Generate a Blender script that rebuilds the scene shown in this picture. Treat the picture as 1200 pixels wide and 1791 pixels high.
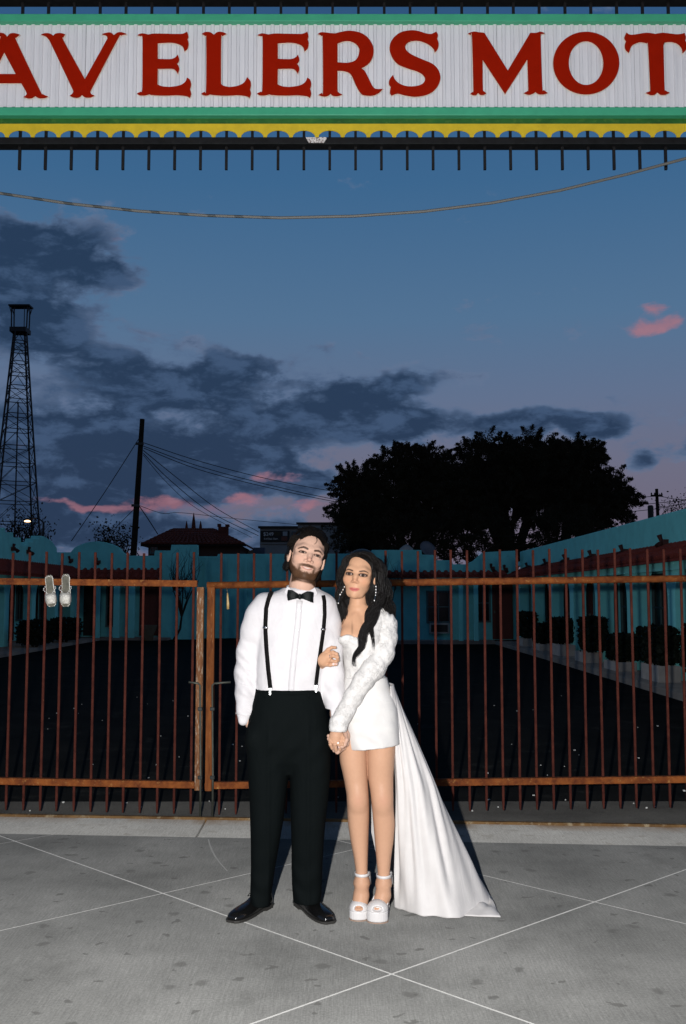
import bpy, bmesh, math, random
import numpy as np
from mathutils import Vector, Matrix
from mathutils.bvhtree import BVHTree

for o in list(bpy.data.objects):
    bpy.data.objects.remove(o, do_unlink=True)
S = bpy.context.scene
C = S.collection
R = math.radians
random.seed(7)
rng = np.random.default_rng(11)

# ------------------------------------------------------------------ camera
CAMZ, FPX, PITCH = 1.52, 1741.0, R(4.94)
CX, CY = 600.0, 895.5
cam = bpy.data.cameras.new('camera')
cam.sensor_fit = 'VERTICAL'; cam.sensor_height = 36.0; cam.lens = 36.0 * FPX / 1791.0
cam.clip_start = 0.05; cam.clip_end = 3000
camo = bpy.data.objects.new('camera', cam); C.objects.link(camo)
camo.location = (0, 0, CAMZ); camo.rotation_euler = (R(90) + PITCH, 0, 0)
S.camera = camo
cth, sth = math.cos(PITCH), math.sin(PITCH)

def ray(px, py):
    u, v = (px - CX) / FPX, (CY - py) / FPX
    return Vector((u, cth - v * sth, sth + v * cth))
def P(px, py, Y):                       # point of the photo at depth Y
    d = ray(px, py); return Vector((0, 0, CAMZ)) + d * (Y / d.y)
def G(px, py, z=0.0):                   # point of the photo on the ground
    d = ray(px, py); return Vector((0, 0, CAMZ)) + d * ((z - CAMZ) / d.z)
def XR(px, X):                          # depth at which a wall plane x = X is seen in column px (eye level)
    return X * FPX / (px - CX)

# ------------------------------------------------------------------ view
S.render.engine = 'CYCLES'
S.view_settings.view_transform = 'Standard'; S.view_settings.look = 'None'
S.view_settings.exposure = 0.0; S.view_settings.gamma = 1.0
S.view_settings.use_curve_mapping = False
S.cycles.max_bounces = 3; S.cycles.diffuse_bounces = 2; S.cycles.glossy_bounces = 2

def lin(r, g, b):
    f = lambda c: ((c / 255) / 12.92 if c / 255 <= .04045 else ((c / 255 + .055) / 1.055) ** 2.4)
    return (f(r), f(g), f(b), 1)

# ------------------------------------------------------------------ world: dusk sky with broken cloud
W = bpy.data.worlds.new('World'); S.world = W; W.use_nodes = True
nt = W.node_tree; nt.nodes.clear()
class NB:
    """tiny helper to write node graphs as expressions"""
    def __init__(s, nt): s.nt = nt
    def n(s, t, **kw):
        n = s.nt.nodes.new(t)
        for k, v in kw.items(): setattr(n, k, v)
        return n
    def put(s, sock, v):
        if hasattr(v, 'links') or isinstance(v, bpy.types.NodeSocket): s.nt.links.new(v, sock)
        else: sock.default_value = v
    def m(s, op, a, b=0.0, c=0.0, clamp=False):
        n = s.n('ShaderNodeMath', operation=op); n.use_clamp = clamp
        s.put(n.inputs[0], a); s.put(n.inputs[1], b)
        s.put(n.inputs[2], c); return n.outputs[0]
    def vm(s, op, a, b=(0, 0, 0)):
        n = s.n('ShaderNodeVectorMath', operation=op)
        s.put(n.inputs[0], a); s.put(n.inputs[1], b)
        return n.outputs['Value'] if op in ('LENGTH', 'DOT_PRODUCT', 'DISTANCE') else n.outputs[0]
    def comb(s, x, y, z=0.0):
        n = s.n('ShaderNodeCombineXYZ')
        s.put(n.inputs[0], x); s.put(n.inputs[1], y); s.put(n.inputs[2], z); return n.outputs[0]
    def noise(s, vec, scale, detail=6, rough=.55, dist=0.0, out='Fac'):
        n = s.n('ShaderNodeTexNoise'); s.put(n.inputs['Vector'], vec)
        n.inputs['Scale'].default_value = scale; n.inputs['Detail'].default_value = detail
        n.inputs['Roughness'].default_value = rough; n.inputs['Distortion'].default_value = dist
        return n.outputs[out]
    def ramp(s, fac, stops, interp='LINEAR'):
        n = s.n('ShaderNodeValToRGB'); n.color_ramp.interpolation = interp
        el = n.color_ramp.elements
        while len(el) < len(stops): el.new(.5)
        for e, (p, c) in zip(el, stops):
            e.position = p; e.color = c if hasattr(c, '__len__') else (c, c, c, 1)
        s.put(n.inputs[0], fac); return n.outputs[0]
    def mix(s, fac, a, b, blend='MIX'):
        n = s.n('ShaderNodeMix', data_type='RGBA', blend_type=blend)
        s.put(n.inputs[0], fac); s.put(n.inputs[6], a); s.put(n.inputs[7], b); return n.outputs[2]
    def step(s, x, a, b):
        n = s.n('ShaderNodeMapRange', interpolation_type='SMOOTHSTEP')
        s.put(n.inputs[0], x); n.inputs[1].default_value = a; n.inputs[2].default_value = b
        return n.outputs[0]

def azel(px, py):
    d = ray(px, py).normalized(); return math.atan2(d.x, d.y), math.asin(d.z)

def build_sky():
    b = NB(nt)
    tc = b.n('ShaderNodeTexCoord').outputs['Generated']
    sx = b.n('ShaderNodeSeparateXYZ'); b.put(sx.inputs[0], tc)
    x, y, z = sx.outputs
    az = b.m('ARCTAN2', x, y); el = b.m('ARCSINE', z)
    q = b.comb(az, el)
    # ragged edges: the coordinates are pushed about by noise of the direction
    w1 = b.n('ShaderNodeTexNoise'); b.put(w1.inputs['Vector'], tc)
    w1.inputs['Scale'].default_value = 9; w1.inputs['Detail'].default_value = 4; w1.inputs['Roughness'].default_value = .6
    wv = b.vm('SUBTRACT', w1.outputs['Color'], (.5, .5, .5))
    qw = b.vm('ADD', q, b.vm('MULTIPLY', wv, (.12, .055, 0)))
    def blobs(lst, coord):
        tot = None
        for (px, py, sx_, sy_, w) in lst:
            a0, e0 = azel(px, py)
            d = b.vm('SUBTRACT', coord, (a0, e0, 0))
            d = b.vm('MULTIPLY', d, (FPX / sx_, FPX / sy_, 0))
            g = b.m('EXPONENT', b.m('MULTIPLY', b.vm('DOT_PRODUCT', d, d), -1.0))
            tot = b.m('MULTIPLY_ADD', g, w, tot if tot is not None else 0.0)
        return tot
    # soft flattened cloud texture
    fl = b.vm('MULTIPLY', tc, (1, 1, 2.2))
    n1 = b.noise(fl, 5.5, 6, .62, .3)
    n2 = b.noise(fl, 19, 5, .62, .2)
    dens = b.m('ADD', b.m('MULTIPLY', b.m('SUBTRACT', n1, .5), 1.9), b.m('MULTIPLY', b.m('SUBTRACT', n2, .5), 1.7))
    dark = blobs([(-190, 470, 170, 90, .85), (-230, 720, 210, 80, .9), (-260, 890, 260, 60, .8), (-560, 640, 240, 90, .8), (1390, 770, 150, 34, .75), (1500, 860, 200, 36, .7), (60, 398, 130, 40, .55), (20, 560, 70, 40, .4), (30, 440, 120, 62, .85), (185, 478, 105, 30, .72), (50, 540, 95, 35, .6),
                  (180, 650, 130, 62, .9), (290, 700, 110, 45, .75), (400, 665, 70, 30, .6),
                  (620, 690, 150, 50, 1.0), (560, 745, 150, 40, .85), (730, 665, 60, 26, .7), (770, 740, 70, 32, .75),
                  (560, 617, 46, 18, .55), (455, 640, 60, 20, .5), (630, 612, 30, 10, .4), (140, 765, 120, 42, .65),
                  (960, 738, 115, 30, .95), (1050, 745, 60, 26, .7), (1115, 803, 48, 22, .85), (890, 720, 60, 20, .5),
                  (130, 850, 170, 36, .75), (330, 832, 150, 32, .75), (470, 805, 120, 26, .65),
                  (60, 905, 200, 30, .5), (560, 850, 80, 24, .6), (1060, 690, 40, 8, .3), (90, 800, 150, 55, .6), (300, 785, 170, 36, .55), (480, 850, 150, 34, .5), (110, 945, 220, 42, .75), (400, 935, 220, 38, .75), (230, 860, 220, 40, .45), (60, 590, 60, 30, .4), (680, 770, 90, 24, .5)], qw)
    low = b.step(el, .42, .04)
    base = b.m('MULTIPLY', low, .10)
    d1 = b.m('ADD', b.m('ADD', dens, b.m('MULTIPLY', dark, 1.06)), b.m('SUBTRACT', base, .45))
    cloud = b.step(d1, -.12, .22)
    core = b.step(d1, .0, .5)
    pink = blobs([(240, 888, 150, 13, 1.0), (120, 886, 60, 9, .7), (430, 873, 55, 15, .95), (540, 886, 60, 14, 1.1),
                  (500, 842, 55, 14, .8), (1168, 566, 44, 18, .85), (1155, 532, 34, 9, .7), (5, 365, 46, 22, .75),
                  (225, 430, 60, 20, .35), (330, 878, 70, 12, .6), (35, 790, 60, 10, .35), (85, 745, 25, 8, .4)], qw)
    pk = b.step(b.m('ADD', b.m('MULTIPLY', b.m('MULTIPLY', dens, 1.3), b.m('MULTIPLY', pink, 2.2, clamp=True)), pink), .42, 1.05)
    # clear dusk air: lavender low down to blue, darkened overhead to weaken the fill
    air = b.ramp(b.m('DIVIDE', el, 1.5708), [(0.0, lin(110, 100, 116)), (.04, lin(112, 104, 122)), (.079, lin(109, 109, 130)), (.125, lin(97, 113, 142)), (.176, lin(82, 114, 147)), (.258, lin(60, 102, 142)),
                                              (.32, lin(53, 93, 136)), (.42, lin(34, 60, 92)), (.6, lin(14, 25, 40)), (1.0, lin(7, 12, 20))])
    below = b.step(el, -.02, 0.0)
    cl = b.mix(core, lin(82, 104, 136), lin(37, 57, 84))
    cl = b.mix(b.step(n2, .46, .64), cl, b.mix(core, lin(100, 117, 146), lin(62, 84, 115)))
    col = b.mix(b.m('MULTIPLY', cloud, .96), air, cl)
    col = b.mix(b.m('MULTIPLY', pk, .72), col, b.mix(n2, lin(106, 88, 114), lin(194, 128, 132)))
    col = b.mix(below, lin(30, 30, 34), col)
    sky = b.n('ShaderNodeTexSky', sky_type='NISHITA'); sky.sun_disc = False
    sky.sun_elevation = R(-3.0); sky.sun_rotation = R(200); sky.altitude = 600
    bg1 = b.n('ShaderNodeBackground'); b.put(bg1.inputs[0], col); bg1.inputs[1].default_value = 1.0
    bg2 = b.n('ShaderNodeBackground'); b.put(bg2.inputs[0], sky.outputs[0]); bg2.inputs[1].default_value = 0.006
    add = b.n('ShaderNodeAddShader'); nt.links.new(bg1.outputs[0], add.inputs[0]); nt.links.new(bg2.outputs[0], add.inputs[1])
    out = b.n('ShaderNodeOutputWorld'); nt.links.new(add.outputs[0], out.inputs[0])
W.cycles.sampling_method = 'MANUAL'; W.cycles.sample_map_resolution = 256
build_sky()

# the last of the daylight from behind the camera, and the photographer's flash beside the lens
sun = bpy.data.lights.new('sun', 'SUN'); sun.energy = 0.03; sun.angle = R(20); sun.color = (1, .8, .72)
suno = bpy.data.objects.new('sun', sun); C.objects.link(suno); suno.rotation_euler = (R(70), 0, R(20))
flash = bpy.data.lights.new('camera_flash', 'POINT'); flash.energy = 1560; flash.shadow_soft_size = .022
flash.color = (1.0, .985, .975)
flasho = bpy.data.objects.new('camera_flash', flash); C.objects.link(flasho); flasho.location = (-.27, -.02, CAMZ + .08)

# ------------------------------------------------------------------ helpers
def tag(o, label=None, cat=None, group=None, kind=None):
    if label: o['label'] = label
    if cat: o['category'] = cat
    if group: o['group'] = group
    if kind: o['kind'] = kind
    return o
def thing(name, label, cat, loc=(0, 0, 0), group=None):
    o = bpy.data.objects.new(name, None); C.objects.link(o); o.location = loc
    o.empty_display_size = .1
    return tag(o, label, cat, group)
def link(name, me, mat=None, parent=None, world=True):
    o = bpy.data.objects.new(name, me); C.objects.link(o)
    if mat is not None and not me.materials: me.materials.append(mat)
    if parent is not None:
        o.parent = parent
        if world:                        # geometry is given in world space; keep it there under a moved parent
            p = parent; off = Vector((0, 0, 0))
            while p is not None: off += Vector(p.location); p = p.parent
            o.location = -off
    return o
class MB:
    def __init__(s): s.v = []; s.f = []
    def add(s, vs, fs):
        n = len(s.v); s.v += [tuple(v) for v in vs]; s.f += [tuple(i + n for i in f) for f in fs]; return s
    def box(s, x0, x1, y0, y1, z0, z1):
        x0, x1 = min(x0, x1), max(x0, x1); y0, y1 = min(y0, y1), max(y0, y1); z0, z1 = min(z0, z1), max(z0, z1)
        return s.add([(x0, y0, z0), (x1, y0, z0), (x1, y1, z0), (x0, y1, z0), (x0, y0, z1), (x1, y0, z1), (x1, y1, z1), (x0, y1, z1)],
                     [(0, 3, 2, 1), (4, 5, 6, 7), (0, 1, 5, 4), (1, 2, 6, 5), (2, 3, 7, 6), (3, 0, 4, 7)])
    def tube(s, pts, rad, n=8, cap=True):
        pts = [Vector(p) for p in pts]; k = len(pts)
        rads = rad if hasattr(rad, '__len__') else [rad] * k
        rings = []
        up = None
        for i, p in enumerate(pts):
            t = (pts[min(i + 1, k - 1)] - pts[max(i - 1, 0)])
            if t.length < 1e-9: t = Vector((0, 0, 1))
            t.normalize()
            if up is None:
                up = Vector((0, 0, 1)) if abs(t.z) < .9 else Vector((1, 0, 0))
            a = t.cross(up)
            if a.length < 1e-6: a = t.orthogonal()
            a.normalize(); bb = a.cross(t).normalized(); up = bb
            rings.append([p + (a * math.cos(2 * math.pi * j / n) + bb * math.sin(2 * math.pi * j / n)) * rads[i] for j in range(n)])
        vs = [v for r in rings for v in r]; fs = []
        for i in range(k - 1):
            for j in range(n):
                fs.append((i * n + j, i * n + (j + 1) % n, (i + 1) * n + (j + 1) % n, (i + 1) * n + j))
        if cap:
            fs.append(tuple(range(n - 1, -1, -1))); fs.append(tuple(range((k - 1) * n, k * n)))
        return s.add(vs, fs)
    def bar(s, p0, p1, w, h):            # square bar between two points
        p0, p1 = Vector(p0), Vector(p1); t = (p1 - p0).normalized()
        up = Vector((0, 0, 1)) if abs(t.z) < .9 else Vector((0, 1, 0))
        a = t.cross(up).normalized() * (w / 2); bb = a.cross(t).normalized() * (h / 2)
        vs = [p + i * a + j * bb for p in (p0, p1) for i, j in ((-1, -1), (1, -1), (1, 1), (-1, 1))]
        return s.add(vs, [(3, 2, 1, 0), (4, 5, 6, 7), (0, 1, 5, 4), (1, 2, 6, 5), (2, 3, 7, 6), (3, 0, 4, 7)])
    def prism(s, poly, axis, a, b):      # polygon in the two other axes, extruded along axis from a to b
        def mk(p, t):
            if axis == 'x': return (t, p[0], p[1])
            if axis == 'y': return (p[0], t, p[1])
            return (p[0], p[1], t)
        n = len(poly)
        vs = [mk(p, a) for p in poly] + [mk(p, b) for p in poly]
        fs = [tuple(range(n)), tuple(range(2 * n - 1, n - 1, -1))] + [(i, n + i, n + (i + 1) % n, (i + 1) % n) for i in range(n)]
        return s.add(vs, fs)
    def lathe(s, c, prof, n=12):
        c = Vector(c); k = len(prof)
        vs = [c + Vector((r * math.cos(2 * math.pi * j / n), r * math.sin(2 * math.pi * j / n), z)) for r, z in prof for j in range(n)]
        fs = [(i * n + j, i * n + (j + 1) % n, (i + 1) * n + (j + 1) % n, (i + 1) * n + j) for i in range(k - 1) for j in range(n)]
        fs.append(tuple(range(n - 1, -1, -1))); fs.append(tuple(range((k - 1) * n, k * n)))
        return s.add(vs, fs)
    def mesh(s, name='mesh', smooth=False, fix=True):
        me = bpy.data.meshes.new(name); me.from_pydata(s.v, [], s.f); me.update()
        if fix:
            bm = bmesh.new(); bm.from_mesh(me); bmesh.ops.recalc_face_normals(bm, faces=bm.faces); bm.to_mesh(me); bm.free()
        if smooth:
            me.polygons.foreach_set('use_smooth', [True] * len(me.polygons))
        return me
    def build(s, name, mat, parent=None, smooth=False, bevel=0, fix=True):
        o = link(name, s.mesh(name, smooth, fix), mat, parent)
        if bevel:
            m = o.modifiers.new('bevel', 'BEVEL'); m.width = bevel; m.segments = 2; m.limit_method = 'ANGLE'
        return o
def npmesh(name, V, F, smooth=True):
    me = bpy.data.meshes.new(name)
    V = np.asarray(V, np.float32); F = np.asarray(F, np.int32); k = F.shape[1]
    me.vertices.add(len(V)); me.vertices.foreach_set('co', V.ravel())
    me.loops.add(F.size); me.loops.foreach_set('vertex_index', F.ravel())
    me.polygons.add(len(F)); me.polygons.foreach_set('loop_start', np.arange(len(F), dtype=np.int32) * k)
    me.polygons.foreach_set('use_smooth', np.full(len(F), smooth))
    me.update(calc_edges=True); me.validate()
    return me
def copy_of(o, name=None):
    c = o.copy(); C.objects.link(c)
    return c

# ------------------------------------------------------------------ materials
MATS = {}
def mat(name, base, rough=.7, spec=.3, metal=0.0, var=.12, scale=8, bump=0.0, bscale=60, col2=None, c2=(.45, .6), stretch=(1, 1, 1), sheen=0):
    if name in MATS: return MATS[name]
    m = bpy.data.materials.new(name); m.use_nodes = True; t = m.node_tree; b = NB(t)
    p = t.nodes['Principled BSDF']
    p.inputs['Roughness'].default_value = rough; p.inputs['Specular IOR Level'].default_value = spec; p.inputs['Metallic'].default_value = metal
    if rough >= .8: p.inputs['Diffuse Roughness'].default_value = 1.0
    if sheen: p.inputs['Sheen Weight'].default_value = sheen
    co = b.n('ShaderNodeTexCoord').outputs['Object']
    co = b.vm('MULTIPLY', co, stretch)
    n = b.noise(co, scale, 6, .6)
    base4 = tuple(base[:3]) + (1,)
    d = tuple(c * (1 - var) for c in base4[:3]) + (1,); l = tuple(min(1, c * (1 + var)) for c in base4[:3]) + (1,)
    col = b.ramp(n, [(.3, d), (.7, l)])
    if col2 is not None:
        f = b.step(b.noise(co, scale * 2.3, 8, .65), c2[0], c2[1])
        col = b.mix(f, col, tuple(col2[:3]) + (1,))
    b.put(p.inputs['Base Color'], col)
    if bump:
        bn = b.n('ShaderNodeBump'); bn.inputs['Strength'].default_value = min(1, bump); bn.inputs['Distance'].default_value = .01
        b.put(bn.inputs['Height'], b.noise(co, bscale, 5, .6)); t.links.new(bn.outputs[0], p.inputs['Normal'])
    MATS[name] = m
    return m

# ================================================================== GROUND
def ground_mat(name, c1, c2, spots, rough=.85, broom=0.0, spotcol=(.05, .05, .05), bump=.25, wear=None, line=None):
    m = bpy.data.materials.new(name); m.use_nodes = True; t = m.node_tree; b = NB(t); p = t.nodes['Principled BSDF']
    p.inputs['Roughness'].default_value = rough; p.inputs['Specular IOR Level'].default_value = .06; p.inputs['Diffuse Roughness'].default_value = 1.0
    g = b.n('ShaderNodeNewGeometry').outputs['Position']
    n = b.noise(g, 1.3, 8, .62); col = b.ramp(n, [(.32, c1), (.68, c2)])
    fine = b.noise(g, 90, 4, .7)
    col = b.mix(.22, col, b.ramp(fine, [(.3, 0.0), (.7, 1.0)]), 'OVERLAY')
    if broom:                                   # broom strokes across the walk
        br = b.noise(b.vm('MULTIPLY', g, (190, 7, 1)), 1.0, 3, .6)
        col = b.mix(broom, col, b.ramp(br, [(.3, 0.1), (.7, .9)]), 'OVERLAY')
    if spots:                                   # trodden gum and drips: small dark spots of their own shape
        vo = b.n('ShaderNodeTexVoronoi', voronoi_dimensions='2D'); vo.inputs['Scale'].default_value = 4.2
        b.put(vo.inputs['Vector'], b.vm('ADD', g, b.vm('MULTIPLY', b.noise(g, 9, 4, .6, out='Color'), (.22, .12, 0))))
        thr = b.m('MULTIPLY', b.noise(g, 1.7, 3, .5), .22)
        d = b.m('SUBTRACT', vo.outputs['Distance'], b.m('SUBTRACT', thr, .060))
        sp = b.step(d, .025, -.01)
        col = b.mix(b.m('MULTIPLY', sp, spots), col, tuple(spotcol) + (1,))
        st = b.step(b.noise(g, 3.1, 6, .7), .56, .72)
        col = b.mix(b.m('MULTIPLY', st, .35), col, tuple(spotcol) + (1,))
        vo2 = b.n('ShaderNodeTexVoronoi', voronoi_dimensions='2D'); vo2.inputs['Scale'].default_value = 1.9
        b.put(vo2.inputs['Vector'], b.vm('ADD', g, b.vm('MULTIPLY', b.noise(g, 14, 5, .6, out='Color'), (.12, .05, 0))))
        col = b.mix(b.m('MULTIPLY', b.step(vo2.outputs['Distance'], .075, .03), spots * .85), col, tuple(spotcol) + (1,))
    if wear is not None:
        col = b.mix(b.step(b.noise(g, 2.2, 7, .7), .55, .7), col, wear)
    if line is not None:                        # rust washed down from the steel edge
        (x0, y0), sl = line
        sp_ = b.n('ShaderNodeSeparateXYZ'); b.put(sp_.inputs[0], g)
        dist = b.m('SUBTRACT', b.m('ADD', b.m('MULTIPLY', b.m('SUBTRACT', sp_.outputs[0], x0), sl), y0), sp_.outputs[1])
        f = b.m('MULTIPLY', b.step(b.m('ADD', dist, b.m('MULTIPLY', b.noise(g, 6, 5, .6), .16)), .30, .06), b.step(b.noise(b.vm('MULTIPLY', g, (2.2, .6, 1)), 1.0, 5, .6), .36, .6))
        col = b.mix(b.m('MULTIPLY', f, .8), col, (.16, .085, .03, 1))
    b.put(p.inputs['Base Color'], col)
    bn = b.n('ShaderNodeBump'); bn.inputs['Strength'].default_value = bump; bn.inputs['Distance'].default_value = .006
    b.put(bn.inputs['Height'], b.noise(g, 140, 4, .7)); t.links.new(bn.outputs[0], p.inputs['Normal'])
    return m
kL, kR = G(0, 1427), G(1200, 1446)
m_conc = ground_mat('sidewalk concrete', (.100, .100, .095, 1), (.172, .171, .162, 1), .66, broom=.18, spotcol=(.065, .064, .060))
m_joint = mat('pale joint filler', (.34, .335, .32), .9, var=.12, scale=30)
m_strip = ground_mat('apron concrete', (.27, .262, .24, 1), (.37, .36, .33, 1), .30, broom=.2, spotcol=(.14, .12, .09), line=((kL.x, kL.y), (kR.y - kL.y) / (kR.x - kL.x)))
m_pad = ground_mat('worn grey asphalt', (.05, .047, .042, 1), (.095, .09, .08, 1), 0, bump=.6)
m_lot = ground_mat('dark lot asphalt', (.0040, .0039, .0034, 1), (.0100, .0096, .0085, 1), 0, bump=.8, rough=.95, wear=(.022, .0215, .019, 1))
m_earth = ground_mat('far ground', (.03, .028, .024, 1), (.05, .046, .04, 1), 0)
m_walk = ground_mat('motel walkway', (.16, .15, .14, 1), (.24, .23, .21, 1), 0)

tag(MB().add([(-1500, -1500, -.06), (1500, -1500, -.06), (1500, 1500, -.06), (-1500, 1500, -.06)], [(0, 1, 2, 3)]).build('ground', m_earth, fix=False), kind='structure')
# back edge of the sidewalk and of the apron, as straight lines on the ground
eL, eR = G(0, 1458), G(1200, 1480)
kL, kR = G(0, 1427), G(1200, 1446)
def on(a, b_, x): t = (x - a.x) / (b_.x - a.x); return a.y + (b_.y - a.y) * t
XW = 9.0
walk = MB().add([(-XW, -4, -.0022), (XW, -4, -.0022), (XW, on(eL, eR, XW), -.0022), (-XW, on(eL, eR, -XW), -.0022)], [(0, 1, 2, 3)]).build('sidewalk', m_joint, fix=False)
tag(walk, kind='structure')
p1, p2, p3 = G(285, 1562), G(685, 1703), G(1040, 1577)
e1, e2 = (p2 - p1), (p3 - p2)
def clip(poly, f):                                  # keep the part of a polygon where f >= 0
    out = []
    for i in range(len(poly)):
        a, b_ = poly[i], poly[(i + 1) % len(poly)]; fa, fb = f(a), f(b_)
        if fa >= 0: out.append(a)
        if (fa >= 0) != (fb >= 0):
            t = fa / (fa - fb); out.append((a[0] + (b_[0] - a[0]) * t, a[1] + (b_[1] - a[1]) * t))
    return out
def slab_poly(i, j, w=.0066):
    q = p1 + e1 * i + e2 * j
    d1, d2 = e1.normalized(), e2.normalized(); s_ = abs(d1.x * d2.y - d1.y * d2.x); h = w / s_
    a = q + d1 * h + d2 * h; b_ = q + e1 - d1 * h + d2 * h; c = q + e1 + e2 - d1 * h - d2 * h; d = q + e2 + d1 * h - d2 * h
    poly = [(v.x, v.y) for v in (a, b_, c, d)]
    for f in (lambda p: p[0] + XW, lambda p: XW - p[0], lambda p: p[1] + 4, lambda p: on(eL, eR, p[0]) + .001 - p[1]):
        if poly: poly = clip(poly, f)
    return poly
for i in range(-9, 10):
    for j in range(-9, 10):
        po = slab_poly(i, j)
        if len(po) < 3: continue
        ys = [p[1] for p in po]; xs = [p[0] for p in po]
        if max(ys) < -.5 or min(xs) > 5 or max(xs) < -5: continue
        MB().prism(po, 'z', -.05, 0.0).build('slab', m_conc, walk, bevel=.0012)
# paler apron in front of the gate, a seam across it, the rusted steel edge and the asphalt behind
apron = MB().add([(-XW, on(eL, eR, -XW), -.03), (XW, on(eL, eR, XW), -.03), (XW, on(kL, kR, XW), -.03), (-XW, on(kL, kR, -XW), -.03)], [(0, 1, 2, 3)]).build('apron', m_conc, fix=False)
tag(apron, kind='structure')
s0, s1 = G(342, 1466), G(358, 1437)
xs0, xs1 = s0.x, s1.x
def strip(xa0, xa1, xb0, xb1):
    return [(xa0, on(eL, eR, xa0) + .003), (xb0, on(eL, eR, xb0) + .003), (xb1, on(kL, kR, xb1) - .012), (xa1, on(kL, kR, xa1) - .012)]
MB().prism(strip(-XW, -XW, xs0 - .007, xs1 - .007), 'z', -.05, -.002).build('slab', m_strip, apron, bevel=.003)
MB().prism(strip(xs0 + .007, xs1 + .007, XW, XW), 'z', -.05, -.002).build('slab', m_strip, apron, bevel=.003)
# pale arc scraped into the sidewalk by the swinging gate
sc_ = [G(px, py) for px, py in ((364.5, 1468), (367, 1478), (371, 1488), (377, 1499), (386, 1511), (398, 1524))]
mb = MB(); vs = []
for i, p in enumerate(sc_):
    w_ = .006 * (1 - abs(i / 5 - .4)); vs += [(p.x - w_, p.y, .0009), (p.x + w_, p.y, .0009)]
mb.add(vs, [(2 * i, 2 * i + 1, 2 * i + 3, 2 * i + 2) for i in range(5)])
mb.build('scrape_mark', mat('pale scrape', (.20, .20, .19), .9), walk, fix=False)
# rust: one material for the old painted iron of gates and rails
def rust_mat(name, c1, c2, c3, f3=(.56, .7), rough=.8, scale=9, stretch=(1, 1, 1), gl=.12):
    m = bpy.data.materials.new(name); m.use_nodes = True; t = m.node_tree; b = NB(t); p = t.nodes['Principled BSDF']
    g = b.vm('MULTIPLY', b.n('ShaderNodeNewGeometry').outputs['Position'], stretch)
    col = b.ramp(b.noise(g, scale, 8, .65), [(.32, c1 + (1,)), (.66, c2 + (1,))])
    col = b.mix(b.step(b.noise(g, scale * 2.7, 9, .7), *f3), col, c3 + (1,))
    b.put(p.inputs['Base Color'], col); p.inputs['Roughness'].default_value = rough; p.inputs['Specular IOR Level'].default_value = gl
    bn = b.n('ShaderNodeBump'); bn.inputs['Strength'].default_value = .5; bn.inputs['Distance'].default_value = .003
    b.put(bn.inputs['Height'], b.noise(g, 120, 5, .7)); t.links.new(bn.outputs[0], p.inputs['Normal'])
    return m
m_rail = rust_mat('rusted rail', (.11, .028, .012), (.33, .10, .024), (.46, .22, .07), (.56, .72), scale=13)
m_bar = rust_mat('dull red bar', (.055, .014, .010), (.105, .028, .018), (.26, .11, .05), (.62, .76), scale=14)
m_stile = rust_mat('scaled pale rust', (.14, .05, .022), (.30, .14, .06), (.46, .35, .25), (.50, .64), scale=11, stretch=(3, 3, .55))
m_stile2 = rust_mat('orange streaked rust', (.11, .032, .012), (.30, .10, .028), (.44, .28, .15), (.58, .7), scale=11, stretch=(3, 3, .45))
m_edge = rust_mat('rusted steel edge', (.10, .05, .02), (.26, .15, .06), (.36, .28, .17), (.5, .66), scale=5)
m_dark = mat('dark steel', (.03, .032, .03), .5, .4, .6, var=.2, scale=20)
m_rod = mat('grey green rod', (.10, .105, .085), .5, .4, .5, var=.25, scale=25)
kerb_poly = [(-XW, on(kL, kR, -XW) - .012), (XW, on(kL, kR, XW) - .012), (XW, on(kL, kR, XW) + .02), (-XW, on(kL, kR, -XW) + .02)]
tag(MB().prism(kerb_poly, 'z', -.05, .014).build('steel_edge', m_edge), 'rusted steel edge strip along the concrete apron below the gates', 'edging')
padY = 7.62
pad = MB().add([(-XW, on(kL, kR, -XW) + .02, -.004), (XW, on(kL, kR, XW) + .02, -.004), (XW, padY + .05, -.004), (-XW, padY, -.004)], [(0, 1, 2, 3)]).build('pavement', m_pad, fix=False)
tag(pad, kind='structure')
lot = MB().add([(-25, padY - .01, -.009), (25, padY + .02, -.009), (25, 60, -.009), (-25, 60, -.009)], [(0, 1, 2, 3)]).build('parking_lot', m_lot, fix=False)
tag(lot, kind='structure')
# scraps of paper and chips of paint caught on the lot
m_scrap = mat('pale scraps', (.55, .55, .52), .8, var=.3, scale=40)
mb = MB()
for k in range(110):
    x, y = random.uniform(-4.2, 4.2), 7.3 + 8.5 * random.random() ** 2.2
    s_ = random.choice([.004, .005, .006, .006, .008, .010, .013]); a = random.uniform(0, 6.3)
    vs = [(x + s_ * math.cos(a + t) * random.uniform(.6, 1.3), y + s_ * math.sin(a + t) * random.uniform(.6, 1.3), z) for z in (-.004, .001 + s_ * .3) for t in (0, 1.6, 3.1, 4.7)]
    mb.add(vs, [(0, 1, 2, 3), (7, 6, 5, 4), (0, 1, 5, 4), (1, 2, 6, 5), (2, 3, 7, 6), (3, 0, 4, 7)])
tag(mb.build('litter', m_scrap), 'small pale scraps scattered over the dark lot behind the gates', 'litter', kind='stuff')

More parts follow.
